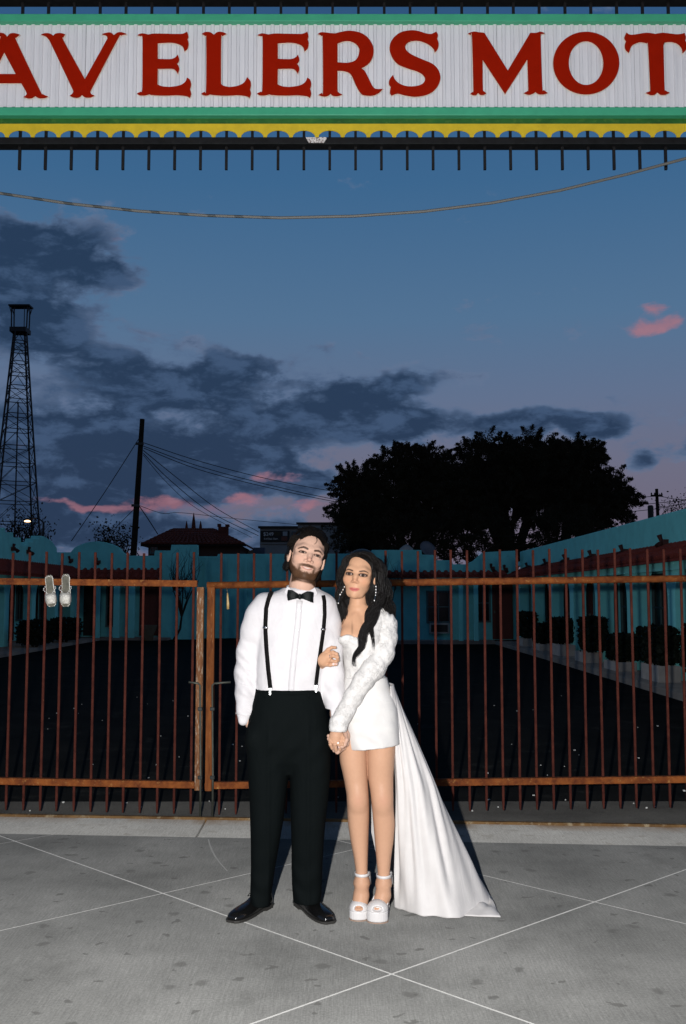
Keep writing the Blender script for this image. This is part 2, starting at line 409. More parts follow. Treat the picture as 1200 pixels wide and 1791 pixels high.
# ================================================================== GATES
YF = 7.10
def fx(px, py=1150): return P(px, py, YF)
bar_px = [18 - 29.2 * k for k in range(9, 0, -1)] + [18, 48, 77, 105, 135, 164, 192, 220, 249, 279, 308, 337]
barR_px = [386 + 28.9 * k for k in range(0, 13)] + [762, 790, 819, 848, 877, 906, 935, 964, 993, 1022, 1050, 1079, 1107, 1137, 1165, 1195] + [1195 + 29.2 * k for k in range(1, 9)]
def zl(px, pts):                                    # height of a line given by two photo points, at column px
    (xa, ya), (xb, yb) = pts; return P(px, ya + (yb - ya) * (px - xa) / (xb - xa), YF).z
def gate(label, pxs, xa, xb, top, bot, tops, foot, railround):
    x0, x1 = fx(xa).x, fx(xb).x
    t = thing('gate', label, 'gate', ((x0 + x1) / 2, YF, 0))
    for k, px in enumerate(pxs):
        x = fx(px).x; zt, zb = zl(px, tops) + random.uniform(-.006, .006), zl(px, foot)
        h = .0084; lean = random.uniform(-.003, .003)
        zc = .16
        mb = MB()
        lv = [(zb, .55), (zb + .05, 1.0), (zt, 1.0)]
        vs = []
        for zz, sc in lv:
            xx = x + lean * (zz / 1.8)
            vs += [(xx - h * sc, YF - h, zz), (xx + h * sc, YF - h, zz), (xx + h * sc, YF + h, zz), (xx - h * sc, YF + h, zz)]
        fs = [(3, 2, 1, 0), (8, 9, 10, 11)]
        for i in (0, 4):
            fs += [(i + j, i + (j + 1) % 4, i + 4 + (j + 1) % 4, i + 4 + j) for j in range(4)]
        mb.add(vs, fs); mb.build('bar', m_bar, t, bevel=.003)
    for nm, ln, hh in (('top_rail', top, .023), ('bottom_rail', bot, .0235)):
        a = Vector((x0, YF - .033, zl(xa, ln))); b_ = Vector((x1, YF - .033, zl(xb, ln)))
        mb = MB()
        if railround and nm == 'top_rail': mb.tube([a, b_], hh + .002, 14); mb.build(nm, m_rail, t, smooth=True)
        else: mb.bar(a, b_, .046, hh * 2); mb.build(nm, m_rail, t, bevel=.005)
    return t
gL = gate('left rusted iron gate leaf with silver sandals hung on its rail', bar_px, -260, 345, [(0, 1017), (345, 1021)], [(0, 1364), (345, 1371)], [(0, 966), (345, 967)], [(0, 1416), (345, 1424)], False)
gR = gate('right rusted iron gate leaf running behind the couple', barR_px, 362, 1440, [(362, 1024), (1200, 1012)], [(362, 1372), (1200, 1361)], [(362, 967), (1200, 959)], [(362, 1425), (1200, 1412)], True)
def upright(parent, pa, pb, y0, y1, m_):
    a, b_, c, d = P(pa, y0, YF), P(pb, y0, YF), P(pa, y1, YF), P(pb, y1, YF)
    MB().box((a.x + c.x) / 2, (b_.x + d.x) / 2, YF - .062, YF - .012, c.z, a.z).build('stile', m_, parent, bevel=.004)
upright(gL, 344.5, 356.5, 1027, 1380, m_stile); upright(gR, 362.5, 375.5, 1027, 1381, m_stile2)
for par, px, d in ((gL, 350, -1), (gR, 371.5, 1)):       # sliding drop bolts with bent handles
    y = YF - .076
    top, low = P(px, 1195, y), P(px, 1437, y)
    low.z = max(low.z, .02)
    e = P(px + d * 32 if d > 0 else px - 20, 1193, y - .02)
    MB().tube([low, (low.x, y, .3), top - Vector((0, 0, .015)), top + Vector((d * .014, -.004, 0)), e], .0075, 10).build('drop_bolt', m_rod, par, smooth=True)
    for py in (1240, 1360):
        c = P(px, py, y); MB().box(c.x - .016, c.x + .016, y - .011, y + .016, c.z - .012, c.z + .012).build('bolt_guide', m_dark, par, bevel=.003)
# handle of a key hanging from the right leaf
kp = P(397, 1028, YF - .03)
mk = thing('hanging_handle', 'small wooden handled tool hanging from the top rail beside the gate stile', 'tool', (kp.x, kp.y, kp.z))
MB().tube([P(394, 1026, YF - .045), P(397, 1031, YF - .05), P(398, 1039, YF - .05)], .004, 8).build('hook', m_rod, mk, smooth=True)
MB().tube([P(398, 1037, YF - .05), P(398.3, 1045, YF - .05), P(398.8, 1056, YF - .05), P(398.8, 1065.5, YF - .05)], [.0045, .007, .010, .009], 12).build('handle', mat('varnished wood handle', (.62, .42, .16), .35, .5, var=.2, scale=40), mk, smooth=True)

# ================================================================== OVERHEAD SIGN
YS = 6.9
m_white = mat('white ribbed sheet', (.74, .735, .76), .55, .3, var=.05, scale=5, col2=(.60, .585, .57), c2=(.62, .8), stretch=(6, 1, .6))
m_green = mat('mint green trim', (.06, .40, .22), .45, .4, var=.08, scale=6)
m_dgreen = mat('dark green fascia', (.025, .115, .02), .5, .4, var=.25, scale=9, col2=(.06, .16, .03), c2=(.5, .7))
m_yellow = mat('yellow trim', (.66, .47, .02), .5, .4, var=.10, scale=12, col2=(.55, .36, .03), c2=(.6, .75))
m_red = mat('red letter enamel', (.33, .010, .0008), .6, .05, var=.06, scale=8)
m_cream = mat('cream letter edge', (.78, .62, .50), .5, .3, var=.05)
m_black = mat('black painted steel', (.010, .010, .011), .55, .25, var=.3, scale=20)
sgx0, sgx1 = P(-330, 120, YS).x, P(1500, 120, YS).x
def sz(py, Y=YS): return P(600, py, Y).z
sign = thing('gateway_sign', 'white ribbed overhead sign with red letters above the driveway gates', 'sign', (0, YS, 0))
zA, zB = sz(188), sz(35)
# ribbed sheets: trapezoid ribs, one sheet every 0.9 m
pitch = P(615, 120, YS).x - P(600, 120, YS).x
x = sgx0; k = 0
while x < sgx1 - .05:
    xe = min(x + pitch * 16, sgx1); pts = []
    xx = x
    while xx < xe - 1e-4:
        for dx, dy in ((0, 0), (.52, 0), (.60, -.011), (.92, -.011), (1.0, 0)):
            if xx + dx * pitch <= xe + 1e-6 and (dx < 1.0): pts.append((xx + dx * pitch, YS + dy))
        xx += pitch
    pts.append((xe - .0015, YS))
    mb = MB(); n = len(pts)
    mb.add([(p[0], p[1], zA) for p in pts] + [(p[0], p[1], zB) for p in pts], [(i, i + 1, n + i + 1, n + i) for i in range(n - 1)])
    mb.build('sheet', m_white, sign, fix=False)
    x = xe
MB().box(sgx0, sgx1, YS + .03, YS + .16, zA - .10, zB + .04).build('back_box', m_black, sign)
MB().box(sgx0, sgx1, YS - .05, YS + .03, sz(37.0, YS - .05), sz(24, YS - .05)).build('top_trim', m_green, sign, bevel=.004)
MB().box(sgx0, sgx1, YS - .05, YS + .03, sz(201.5, YS - .05), sz(187, YS - .05)).build('bottom_trim', m_green, sign, bevel=.004)
MB().box(sgx0, sgx1, YS + .0, YS + .029, sz(226), sz(201.5) - .002).build('fascia', m_dgreen, sign)
# scalloped valance standing a hand in front of the fascia
YV = YS - .085
pk = [35 + 45.15 * k for k in range(-8, 33)]
zt_, zb_, zs_ = sz(217, YV), sz(240, YV), sz(228.5, YV)
poly = [(P(pk[0] - 22, 230, YV).x, zt_)]
for c in pk:
    xc = P(c, 230, YV).x; hw = P(c + 19.5, 230, YV).x - xc
    poly.append((xc - hw - (P(c + 3, 230, YV).x - xc), zb_)); poly.append((xc - hw, zb_))
    for a in range(1, 12): th = math.pi - math.pi * a / 12; poly.append((xc + hw * math.cos(th), zb_ + (zs_ - zb_) * math.sin(th)))
    poly.append((xc + hw, zb_))
poly.append((P(pk[-1] + 22, 230, YV).x, zb_)); poly.append((P(pk[-1] + 22, 230, YV).x, zt_))
def fill_poly(name, loops, y, th, matl, parent, bevel=0):
    cu = bpy.data.curves.new(name, 'CURVE'); cu.dimensions = '2D'; cu.fill_mode = 'BOTH'; cu.extrude = th / 2; cu.bevel_depth = bevel
    for lp in loops:
        sp = cu.splines.new('POLY'); sp.points.add(len(lp) - 1); sp.use_cyclic_u = True
        for q, pnt in zip(lp, sp.points): pnt.co = (q[0], q[1], 0, 1)
    ob = bpy.data.objects.new('tmp', cu); C.objects.link(ob)
    dg = bpy.context.evaluated_depsgraph_get()
    me = bpy.data.meshes.new_from_object(ob.evaluated_get(dg)); bpy.data.objects.remove(ob)
    me.transform(Matrix.Translation((0, y, 0)) @ Matrix.Rotation(R(90), 4, 'X'))
    me.materials.clear(); me.materials.append(matl); me.name = name
    return link(name, me, None, parent)
fill_poly('valance', [poly], YV, .006, m_yellow, sign)
MB().box(sgx0, sgx1, YV + .003, YS + .0, sz(219, YV) + .0, sz(217, YV) + .004).build('valance_top', m_yellow, sign)
# black steel frame: upper and lower beams with upright pickets
YB = YS + .03
MB().box(sgx0, sgx1, YB - .05, YB + .05, sz(263, YB + .05), sz(239.5, YB - .05)).build('beam', m_black, sign, bevel=.004)
MB().box(sgx0, sgx1, YB - .05, YB + .05, sz(12.5, YB + .05), sz(-14, YB)).build('beam', m_black, sign, bevel=.004)
MB().box(sgx0, sgx1, YB - .056, YB - .05, sz(251.5, YB - .05) - .004, sz(251.5, YB - .05) + .002).build('seam', m_dark, sign)
for c in pk:
    xa = P(c, 260, YB).x
    MB().box(xa - .0095, xa + .0095, YB - .0095, YB + .0095, sz(297, YB), sz(228, YB)).build('picket', m_black, sign)
    xb = P(c + 5, 18, YB).x
    MB().box(xb - .0095, xb + .0095, YB - .0095, YB + .0095, sz(26, YB), sz(-30, YB)).build('picket', m_black, sign)
for xx in (sgx0 + .06, sgx1 - .06):
    MB().box(xx - .08, xx + .08, YB - .08, YB + .08, -.05, sz(-30, YB)).build('post', m_black, sign, bevel=.005)
# small dented metal plate on the lower beam
m_plate = rust_mat('flaking silver plate', (.55, .52, .50), (.85, .82, .82), (.10, .05, .03), (.50, .58), rough=.35, scale=38)
a, b_ = P(535, 240.5, YB - .06), P(572, 250, YB - .06)
fill_poly('name_plate', [[(a.x, a.z), (b_.x, a.z), (b_.x - .004, a.z - .012), (b_.x - .022, b_.z), (a.x + .022, b_.z), (a.x + .004, a.z - .012)]], YB - .062, .006, m_plate, sign)

# letters, outlined from the sign; 'c' marks a corner
def outline(s, ox, oy=40.0):
    pts = []
    for w in s.split():
        c = w.endswith('c'); xx, yy = (w[:-1] if c else w).split(',')
        pts.append((ox + float(xx) / 5, oy + float(yy) / 5, c))
    out = []; n = len(pts)
    for i in range(n):
        p0, p1_, p2_, p3_ = pts[i - 1], pts[i], pts[(i + 1) % n], pts[(i + 2) % n]
        if p1_[2]: p0 = p1_
        if p2_[2]: p3_ = p2_
        dist = math.hypot(p2_[0] - p1_[0], p2_[1] - p1_[1]); k = 4 if dist > 2 else 2
        for t in range(k):
            t /= k
            f = lambda a, b2, c2, d: .5 * (2 * b2 + (c2 - a) * t + (2 * a - 5 * b2 + 4 * c2 - d) * t * t + (3 * b2 - a - 3 * c2 + d) * t ** 3)
            out.append((f(p0[0], p1_[0], p2_[0], p3_[0]), f(p0[1], p1_[1], p2_[1], p3_[1])))
    return out
Vs = '362,104c 400,93 440,97 468,115c 490,97 530,92 570,102c 555,125 562,165 744,495c 925,170 940,135 930,112 895,100c 930,90 970,88 997,110c 1030,88 1065,85 1105,98c 1060,110 1025,150 800,580c 790,602 800,625 825,637c 790,652 745,650 716,630c 690,652 645,652 612,638c 632,625 643,602 635,580c 450,190 420,140 400,118'
As = '65,125c 90,97 130,93 172,104c 143,130 150,170 350,590 375,625 420,645c 385,658 340,657 308,640c 280,657 245,660 208,650c 230,635 232,610 185,527c -112,527c -150,605 -140,630 -90,645c -130,657 -150,650 -165,638c -190,658 -225,658 -262,645c -215,620 -195,590 0,150 -5,120 -35,102c 0,90 40,97'
Ah = '37,258c 140,450c -62,450c'
Es = '55,108c 95,95 150,105c 200,97 300,98 400,100 450,98 488,80c 498,120 490,145c 500,180 490,225 463,248c 450,210 410,185 340,172 230,178c 230,318c 340,320 385,305 405,280c 418,320 410,345 395,360c 410,375 418,405 405,445c 385,415 350,400 230,402c 228,540c 260,555 330,563 420,550 470,520 487,482c 512,500 522,540 512,580c 522,620 510,655c 480,640 400,632 300,635 200,632 155,625c 110,635 70,632 50,618c 80,605 95,580 98,300 97,130 80,115'
Ls = '618,97c 650,83 690,85 722,108c 750,85 790,82 830,97c 795,115 785,140 783,530c 800,550 860,563 930,553 985,525 1012,478c 1040,510 1045,550 1037,580c 1045,620 1033,655c 1000,640 930,632 830,636 740,632 685,625c 660,635 630,632 612,620c 640,605 653,580 655,150 645,115'
Rs = '583,97c 620,85 720,95 770,85 850,72 940,85 1010,125 1055,190 1068,250 1055,310 1020,360 957,400c 990,425 1030,500 1060,560 1090,580 1147,580c 1110,615 1060,635 1000,635 960,620 920,560 880,470 850,435 800,420 752,418c 752,580 760,610 792,628c 755,640 715,638 690,620c 665,640 625,642 588,630c 615,615 625,590 622,150 615,115'
Rh = '752,180c 800,162 850,158 900,175 935,210 942,250 930,300 900,335 840,352 752,348c'
Ss = '515,80c 530,110 522,140c 535,180 530,225 503,258c 490,225 450,190 390,163 330,155 275,168 248,195 245,225 265,255 310,285 400,325 480,360 530,410 552,480 530,550 480,605 410,635 330,645 250,635 190,620 160,622 125,635c 110,610 118,560c 102,535 108,495 137,458c 155,500 195,535 250,555 310,558 370,548 405,525 418,490 400,455 350,425 260,395 180,360 130,300 108,230 118,170 160,115 220,80 300,68 360,75 420,93 470,100'
Ms = '95,95c 140,80 190,85 235,90c 440,420c 637,90c 690,90 725,80 762,92c 735,100 728,125 742,560 755,590 788,615c 750,625 710,622 683,605c 655,622 620,628 583,615c 610,600 620,575 612,320c 418,622c 220,320c 222,575 230,600 252,618c 225,630 200,628 182,612c 165,630 140,632 115,620c 135,605 140,580 128,125 115,105'
Os = ' '.join('%.1f,%.1f' % (326 + 288 * math.cos(a), 353 + 272 * math.sin(a)) for a in [2 * math.pi * k / 28 for k in range(28)])
Oh = ' '.join('%.1f,%.1f' % (325 + 152 * math.cos(a), 353 + 193 * math.sin(a)) for a in [2 * math.pi * k / 28 for k in range(28)])
Ts = '678,88c 720,108 850,90 930,100c 1000,90 1120,103 1185,92c 1197,130 1190,155c 1203,190 1200,235 1170,265c 1160,220 1120,180 1060,165 1000,176c 1001,200 1010,560 1020,595 1055,612c 1020,628 980,628 950,608c 925,628 890,630 850,612c 880,600 887,570 868,200 860,178c 800,168 740,190 715,220 700,262c 672,235 665,195 675,160c 660,130'
YL = YS - .030
for nm, sol, hol, ox in (('T', Ts, None, -418), ('R', Rs, Rh, -293), ('A', As, Ah, 0), ('V', Vs, None, 0), ('E', Es, None, 230), ('L', Ls, None, 230), ('E', Es, None, 440), ('R', Rs, Rh, 440),
                         ('S', Ss, None, 660), ('M', Ms, None, 800), ('O', Os, Oh, 960), ('T', Ts, None, 960), ('E', Es, None, 1215), ('L', Ls, None, 1205)):
    loops = [[(P(q[0], q[1], YL).x, P(q[0], q[1], YL).z) for q in outline(s_, ox)] for s_ in (sol, hol) if s_]
    lt = fill_poly('letter', loops, YL, .012, m_red, sign)
    bk = fill_poly('edge', loops, YL + .009, .004, m_cream, lt, bevel=.0028)
    bk.location = (0, 0, 0)

# slack cable slung in front of the sign
cpts = [P(px, py, 6.35) for px, py in ((-320, 296), (-160, 318), (0, 338), (120, 356), (240, 369), (360, 377), (490, 381), (620, 378), (740, 370), (860, 355), (980, 333), (1100, 304), (1200, 277), (1340, 232), (1480, 178))]
m_cable = bpy.data.materials.new('twisted cable'); m_cable.use_nodes = True
_b = NB(m_cable.node_tree); _g = _b.n('ShaderNodeNewGeometry').outputs['Position']; _sx = _b.n('ShaderNodeSeparateXYZ'); _b.put(_sx.inputs[0], _g)
_w = _b.m('SINE', _b.m('ADD', _b.m('MULTIPLY', _sx.outputs[0], 36), _b.m('MULTIPLY', _sx.outputs[2], 30)))
_f = _b.m('MULTIPLY', _b.step(_w, .35, .7), _b.step(_sx.outputs[0], -.3, -.7))
_b.put(m_cable.node_tree.nodes['Principled BSDF'].inputs['Base Color'], _b.mix(_f, (.13, .13, .12, 1), (.055, .06, .058, 1)))
m_cable.node_tree.nodes['Principled BSDF'].inputs['Roughness'].default_value = .6
tag(MB().tube(cpts, .0095, 10).build('cable', m_cable, smooth=True), 'thick grey twisted cable sagging below the overhead sign', 'cable')

# ================================================================== MOTEL
m_teal = mat('turquoise stucco', (.17, .58, .60), .85, .15, var=.10, scale=2.5, bump=.5, bscale=55, col2=(.145, .50, .52), c2=(.55, .75))
m_teal2 = mat('turquoise trim', (.20, .64, .66), .8, .2, var=.06, scale=4)
m_tile = mat('red clay roof tile', (.16, .032, .022), .8, .2, var=.25, scale=4, bump=.3)
m_tiled = mat('dark clay roof tile', (.11, .030, .02), .8, .2, var=.25, scale=3, bump=.3)
m_door = mat('dark red door paint', (.085, .017, .012), .6, .3, var=.15, scale=5)
m_glass = mat('dark window glass', (.006, .008, .010), .12, .5, var=.2)
m_frame = mat('window frame', (.05, .10, .11), .6, .3)
m_curb = mat('white planter block', (.36, .345, .32), .8, .2, var=.15, scale=6)
m_ac = mat('old white metal', (.30, .31, .30), .6, .3, var=.15)
m_fix = mat('rusty lamp metal', (.06, .02, .016), .6, .3)

def parapet(poly, axis, a, b_, parent, name='parapet', cap=True):
    return MB().prism(poly, axis, a, b_).build(name, m_teal, parent, bevel=.02)

def tiles(parent, p_lo0, p_lo1, p_hi0, p_hi1, pitch=.24, r=.075, m_=None):
    """barrel tiles in courses running up from the eave line to the upper line"""
    p_lo0, p_lo1, p_hi0, p_hi1 = map(Vector, (p_lo0, p_lo1, p_hi0, p_hi1))
    L = (p_lo1 - p_lo0).length; n = max(2, int(L / pitch)); mb = MB()
    up = Vector((0, 0, 1))
    for k in range(n):
        t = (k + .5) / n
        a, b_ = p_lo0.lerp(p_lo1, t), p_hi0.lerp(p_hi1, t)
        along = (p_lo1 - p_lo0).normalized(); slope = b_ - a; nrm = along.cross(slope).normalized()
        if nrm.z < 0: nrm = -nrm
        nc = max(1, int(slope.length / .38))
        for c in range(nc):
            q0 = a + slope * (c / nc) + nrm * (.012 + random.uniform(0, .012)); q1 = a + slope * ((c + 1.12) / nc) - nrm * .004
            vs = []
            for q, rr in ((q0, r * 1.08), (q1, r * .9)):
                for s_ in range(6):
                    an = math.pi * s_ / 5; vs.append(q + along * (-math.cos(an) * rr) + nrm * (math.sin(an) * rr * .8))
            mb.add(vs, [(s_, s_ + 1, 7 + s_, 6 + s_) for s_ in range(5)] + [tuple(range(5, -1, -1))])
    o = mb.build('roof_tiles', m_ or m_tile, parent, fix=False); o['kind'] = 'stuff'
    ex = (p_hi0 - p_lo0).normalized() * 0.0
    th = Vector((0, 0, .03)); dn = Vector((0, 0, .012))
    v = [p_lo0 - dn, p_lo1 - dn, p_hi1 - dn, p_hi0 - dn]; v2 = [q - th for q in v]
    MB().add(v + v2, [(0, 1, 2, 3), (7, 6, 5, 4), (0, 1, 5, 4), (1, 2, 6, 5), (2, 3, 7, 6), (3, 0, 4, 7)]).build('roof_deck', m_ or m_tile, parent)
    return o

def wall_lamp(parent, c, out):
    """small bracket flood lamp on a parapet; out = direction it points"""
    c = Vector(c); out = Vector(out).normalized()
    side = out.cross(Vector((0, 0, 1)))
    o = MB().box(c.x - .06, c.x + .06, c.y - .06, c.y + .06, c.z - .06, c.z + .06)
    o.tube([c + out * .04, c + out * .12 + Vector((0, 0, -.03)), c + out * .17 + Vector((0, 0, -.08))], [.03, .05, .065], 8)
    o.tube([c + side * .06 + out * .03, c + side * .07 + out * .08 + Vector((0, 0, .15))], [.03, .05], 8)
    return o.build('lamp_bracket', m_fix, parent)

def door(parent, axis, plane, a0, a1, z0, z1, face, arch=False, m_=None):
    """door leaf with raised panels; axis is the wall's normal axis; face is -1/+1"""
    m_ = m_ or m_door
    def bx(mb, u0, u1, w0, w1, d0, d1):
        if axis == 'x': mb.box(plane + d0, plane + d1, u0, u1, w0, w1)
        else: mb.box(u0, u1, plane + d0, plane + d1, w0, w1)
    mb = MB(); bx(mb, a0, a1, z0, z1, 0, face * .05); d = mb.build('door', m_, parent)
    w = a1 - a0; h = z1 - z0; mb = MB()
    for (f0, f1) in ((.12, .45), (.52, .90)):
        for (g0, g1) in ((.12, .46), (.54, .88)):
            bx(mb, a0 + w * g0, a0 + w * g1, z0 + h * f0, z0 + h * f1, face * .05, face * .068)
    o = mb.build('panel', m_, d); o.location = (0, 0, 0)
    mb = MB(); bx(mb, a0 + w * .07, a0 + w * .13, z0 + h * .46, z0 + h * .50, face * .05, face * .11); o = mb.build('handle', m_rod, d); o.location = (0, 0, 0)
    return d
def window(parent, axis, plane, a0, a1, z0, z1, face):
    def bx(mb, u0, u1, w0, w1, d0, d1):
        if axis == 'x': mb.box(plane + d0, plane + d1, u0, u1, w0, w1)
        else: mb.box(u0, u1, plane + d0, plane + d1, w0, w1)
    t = .06
    mb = MB(); bx(mb, a0 - t, a1 + t, z0 - t, z0, 0, face * .09); bx(mb, a0 - t, a1 + t, z1, z1 + t, 0, face * .06); bx(mb, a0 - t, a0, z0, z1, 0, face * .06); bx(mb, a1, a1 + t, z0, z1, 0, face * .06)
    w = mb.build('window', m_frame, parent)
    mid = (a0 + a1) / 2
    mb = MB(); bx(mb, mid - .02, mid + .02, z0, z1, face * .012, face * .045); bx(mb, a0, mid - .02, (z0 + z1) / 2 - .018, (z0 + z1) / 2 + .018, face * .012, face * .043); bx(mb, mid + .02, a1, (z0 + z1) / 2 - .018, (z0 + z1) / 2 + .018, face * .012, face * .043)
    o = mb.build('glazing_bar', m_frame, w); o.location = (0, 0, 0)
    mb = MB(); bx(mb, a0, a1, z0, z1, face * .004, face * .012); o = mb.build('pane', m_glass, w); o.location = (0, 0, 0)
    return w

# ---- right wing: arcade along the court, planes x = const
XA, XWALL = 5.75, 7.0
zpar = P(1200, 889, XR(1200, 6.15)).z
wr = thing('motel_wing', 'turquoise motel wing with arcade and red tile eave on the right', 'building', (XWALL, 24, 0))
Y0, Y1 = 11.0, 34.0
MB().box(XWALL, XWALL + .25, Y0, Y1 + 4, 0.0, 3.0).build('wall', m_teal, wr)
MB().box(6.15, 6.45, Y0, Y1 + .6, 2.25, zpar).build('parapet', m_teal, wr, bevel=.03)
MB().box(6.45, XWALL + 6, Y0, Y1 + 4, 2.7, 2.85).build('roof', m_teal, wr)
MB().box(XA, 6.15, Y0, Y1 + 4, 2.12, 2.25).build('soffit', m_teal, wr)
MB().box(6.15, XWALL, Y0, Y1 + 4, 2.17, 2.25).build('porch_ceiling', m_teal, wr)
tiles(wr, (5.36, Y0, 2.16), (5.36, Y1, 2.16), (6.14, Y0, 2.50), (6.14, Y1, 2.50))
MB().box(5.62, XA, Y0, Y1 + 1, 2.0, 2.13).build('fascia', m_teal2, wr, bevel=.01)
piers = [12.4 + 2.55 * k for k in range(9)]
for k, y in enumerate(piers):
    # a pier with curved brackets to both sides
    hw = .20; zt = 2.12; rr = .62
    poly = [(y - hw, 0), (y + hw, 0), (y + hw, zt - rr)]
    poly += [(y + hw + rr * (1 - math.cos(a)), zt - rr + rr * math.sin(a)) for a in [math.pi / 2 * i / 8 for i in range(1, 9)]]
    poly += [(y - hw - rr * (1 - math.cos(a)), zt - rr + rr * math.sin(a)) for a in [math.pi / 2 * i / 8 for i in range(8, 0, -1)]] + [(y - hw, zt - rr)]
    MB().prism(poly, 'x', XA, XA + .32).build('arch_pier', m_teal2, wr, bevel=.015)
    door(wr, 'x', XWALL, y + .28, y + 1.22, .12, 2.05, -1)
    window(wr, 'x', XWALL, y + 1.42, y + 2.36, .62, 2.0, -1)
for px, py in ((1164, 949), (1094, 965), (1038, 973), (992, 979), (957, 986), (925, 992)):
    Y = XR(px, 6.1); q = P(px, py, Y); wall_lamp(wr, (6.10, Y, q.z), (-1, -.3, 0))
zw = .10
tag(MB().box(5.05, XWALL, Y0, Y1, -.05, zw).build('walkway', m_walk, bevel=.015), kind='structure')
# ---- back wing on the right, plane y = const
YK = 34.0
wb = thing('motel_wing', 'turquoise back wing with stepped parapet behind the bride', 'building', (4, YK, 0))
def prof(pts, Y): return [(P(px, py, Y).x, P(px, py, Y).z) for px, py in pts]
pp = prof([(650, 962), (737, 962), (738, 970), (762, 971), (763, 980), (790, 980), (792, 987), (815, 987), (828, 981), (845, 966), (905, 963)], YK)
xl, xr = pp[0][0], pp[-1][0]
parapet([(xl, 2.2)] + [(p[0], p[1]) for p in pp] + [(xr, 2.2)], 'y', YK - .05, YK + .25, wb)
MB().box(xl, XWALL, YK + .3, YK + .55, 0, 2.4).build('wall', m_teal, wb)
MB().box(xl, XA, YK - .6, YK + .3, 2.13, 2.22).build('soffit', m_teal2, wb)
tiles(wb, (xl, YK - .72, 2.24), (XA - .2, YK - .72, 2.24), (xl, YK - .04, 2.42), (XA - .2, YK - .04, 2.42))
for px in (702, 722, 738, 812, 850): wall_x = P(px, 1050, YK).x
window(wb, 'y', YK + .3, P(750, 1050, YK).x, P(786, 1050, YK).x, P(750, 1087, YK).z, P(750, 1036, YK).z, -1)
q0, q1 = P(752, 1108, YK), P(786, 1087, YK)
MB().box(q0.x, q1.x, YK + .06, YK + .3, q0.z, q1.z - .06).build('air_conditioner', m_ac, wb)
MB().box(q0.x + .05, q1.x - .05, YK + .04, YK + .06, q0.z + .05, q1.z - .11).build('grille', m_black, wb)
window(wb, 'y', YK + .3, P(836, 1050, YK).x, P(857, 1050, YK).x, .75, 1.95, -1)
door(wb, 'y', YK + .3, P(863, 1050, YK).x, P(899, 1050, YK).x, .12, 2.05, -1)
for px in (803, 829, 905): x = P(px, 1050, YK).x; MB().box(x - .07, x + .07, YK - .58, YK - .44, 0, 2.13).build('post', m_teal2, wb, bevel=.01)
MB().box(xl, XWALL, YK - .7, YK + .3, -.05, .10).build('step', m_walk, wb)
for px, py in ((862, 994), (885, 996)): q = P(px, py, YK - .1); wall_lamp(wb, (q.x, YK - .1, q.z), (0, -1, 0))
# vent cowl and dish on the roof
q = P(711, 962, YK + 1.5)
vent = thing('roof_vent', 'small round roof vent above the back wing', 'vent', (q.x, q.y, q.z - .3))
MB().lathe((q.x, q.y, q.z - .9), [(.12, 0), (.12, .75), (.26, .78), (.24, .95), (.1, 1.06), (.02, 1.1)], 12).build('cowl', m_ac, vent, smooth=True)
q = P(746, 962, YK + .8)
dish = thing('satellite_dish', 'grey satellite dish on the back wing roof', 'dish', (q.x, q.y, q.z - .4))
ob = MB().lathe((0, 0, 0), [(.0, 0), (.12, .015), (.22, .05), (.30, .10), (.30, .115), (.21, .065), (.1, .03), (.01, .016)], 16).build('reflector', mat('dish grey', (.10, .11, .13), .5), dish, smooth=True)
ob.location = (0, 0, .4); ob.rotation_euler = (R(60), 0, R(25))
MB().tube([(q.x, q.y + .2, q.z - .7), (q.x, q.y + .02, q.z - .02)], .03, 8).build('mast', m_dark, dish)

# ---- back wall behind the couple
YW = 38.0
bw = thing('court_wall', 'plain turquoise court wall behind the couple', 'wall', (-2, YW, 0))
x0, x1 = P(340, 970, YW).x, P(700, 970, YW).x
parapet([(x0, 0), (x0, P(345, 973, YW).z), (P(380, 973, YW).x, P(345, 973, YW).z), (P(381, 969, YW).x, P(345, 969, YW).z), (x1, P(345, 968, YW).z), (x1, 0)], 'y', YW, YW + .3, bw, 'wall')
for px in (360, 395, 430, 470, 520): x = P(px, 1000, YW).x; MB().box(x - .05, x + .05, YW - .07, YW, 0, P(px, 976, YW).z).build('pilaster', m_teal, bw)

# ---- left wing (plane x = -10) and left back wing
XL = -10.0
wl = thing('motel_wing', 'turquoise left wing with stepped gable and long tile eave at the left edge', 'building', (XL, 30, 0))
def yl(px): return XL * FPX / (px - CX)
def pz(px, py): return P(px, py, yl(px)).z
stp = [(-60, 915), (-4, 915), (-3, 923), (8, 923), (9, 931), (22, 931), (23, 940), (36, 940), (37, 954), (48, 954), (49, 948), (58, 948), (59, 942), (68, 942), (69, 937), (77, 938), (90, 946), (99, 958), (100, 966), (110, 966)]
poly = [(13.0, 2.0), (13.0, pz(-60, 915))] + [(yl(px), pz(px, py)) for px, py in stp] + [(yl(110), 2.0)]
MB().prism(poly, 'x', XL - .3, XL).build('parapet', m_teal, wl, bevel=.02)
MB().box(XL - 1.4, XL - 1.15, 13, 38, 0, 2.6).build('wall', m_teal, wl)
MB().box(XL - 1.4, XL + .2, 13, 37, 2.1, 2.2).build('soffit', m_teal2, wl)
tiles(wl, (XL + .65, 13, 2.2), (XL + .65, 37, 2.2), (XL + .02, 13, 2.62), (XL + .02, 37, 2.62))
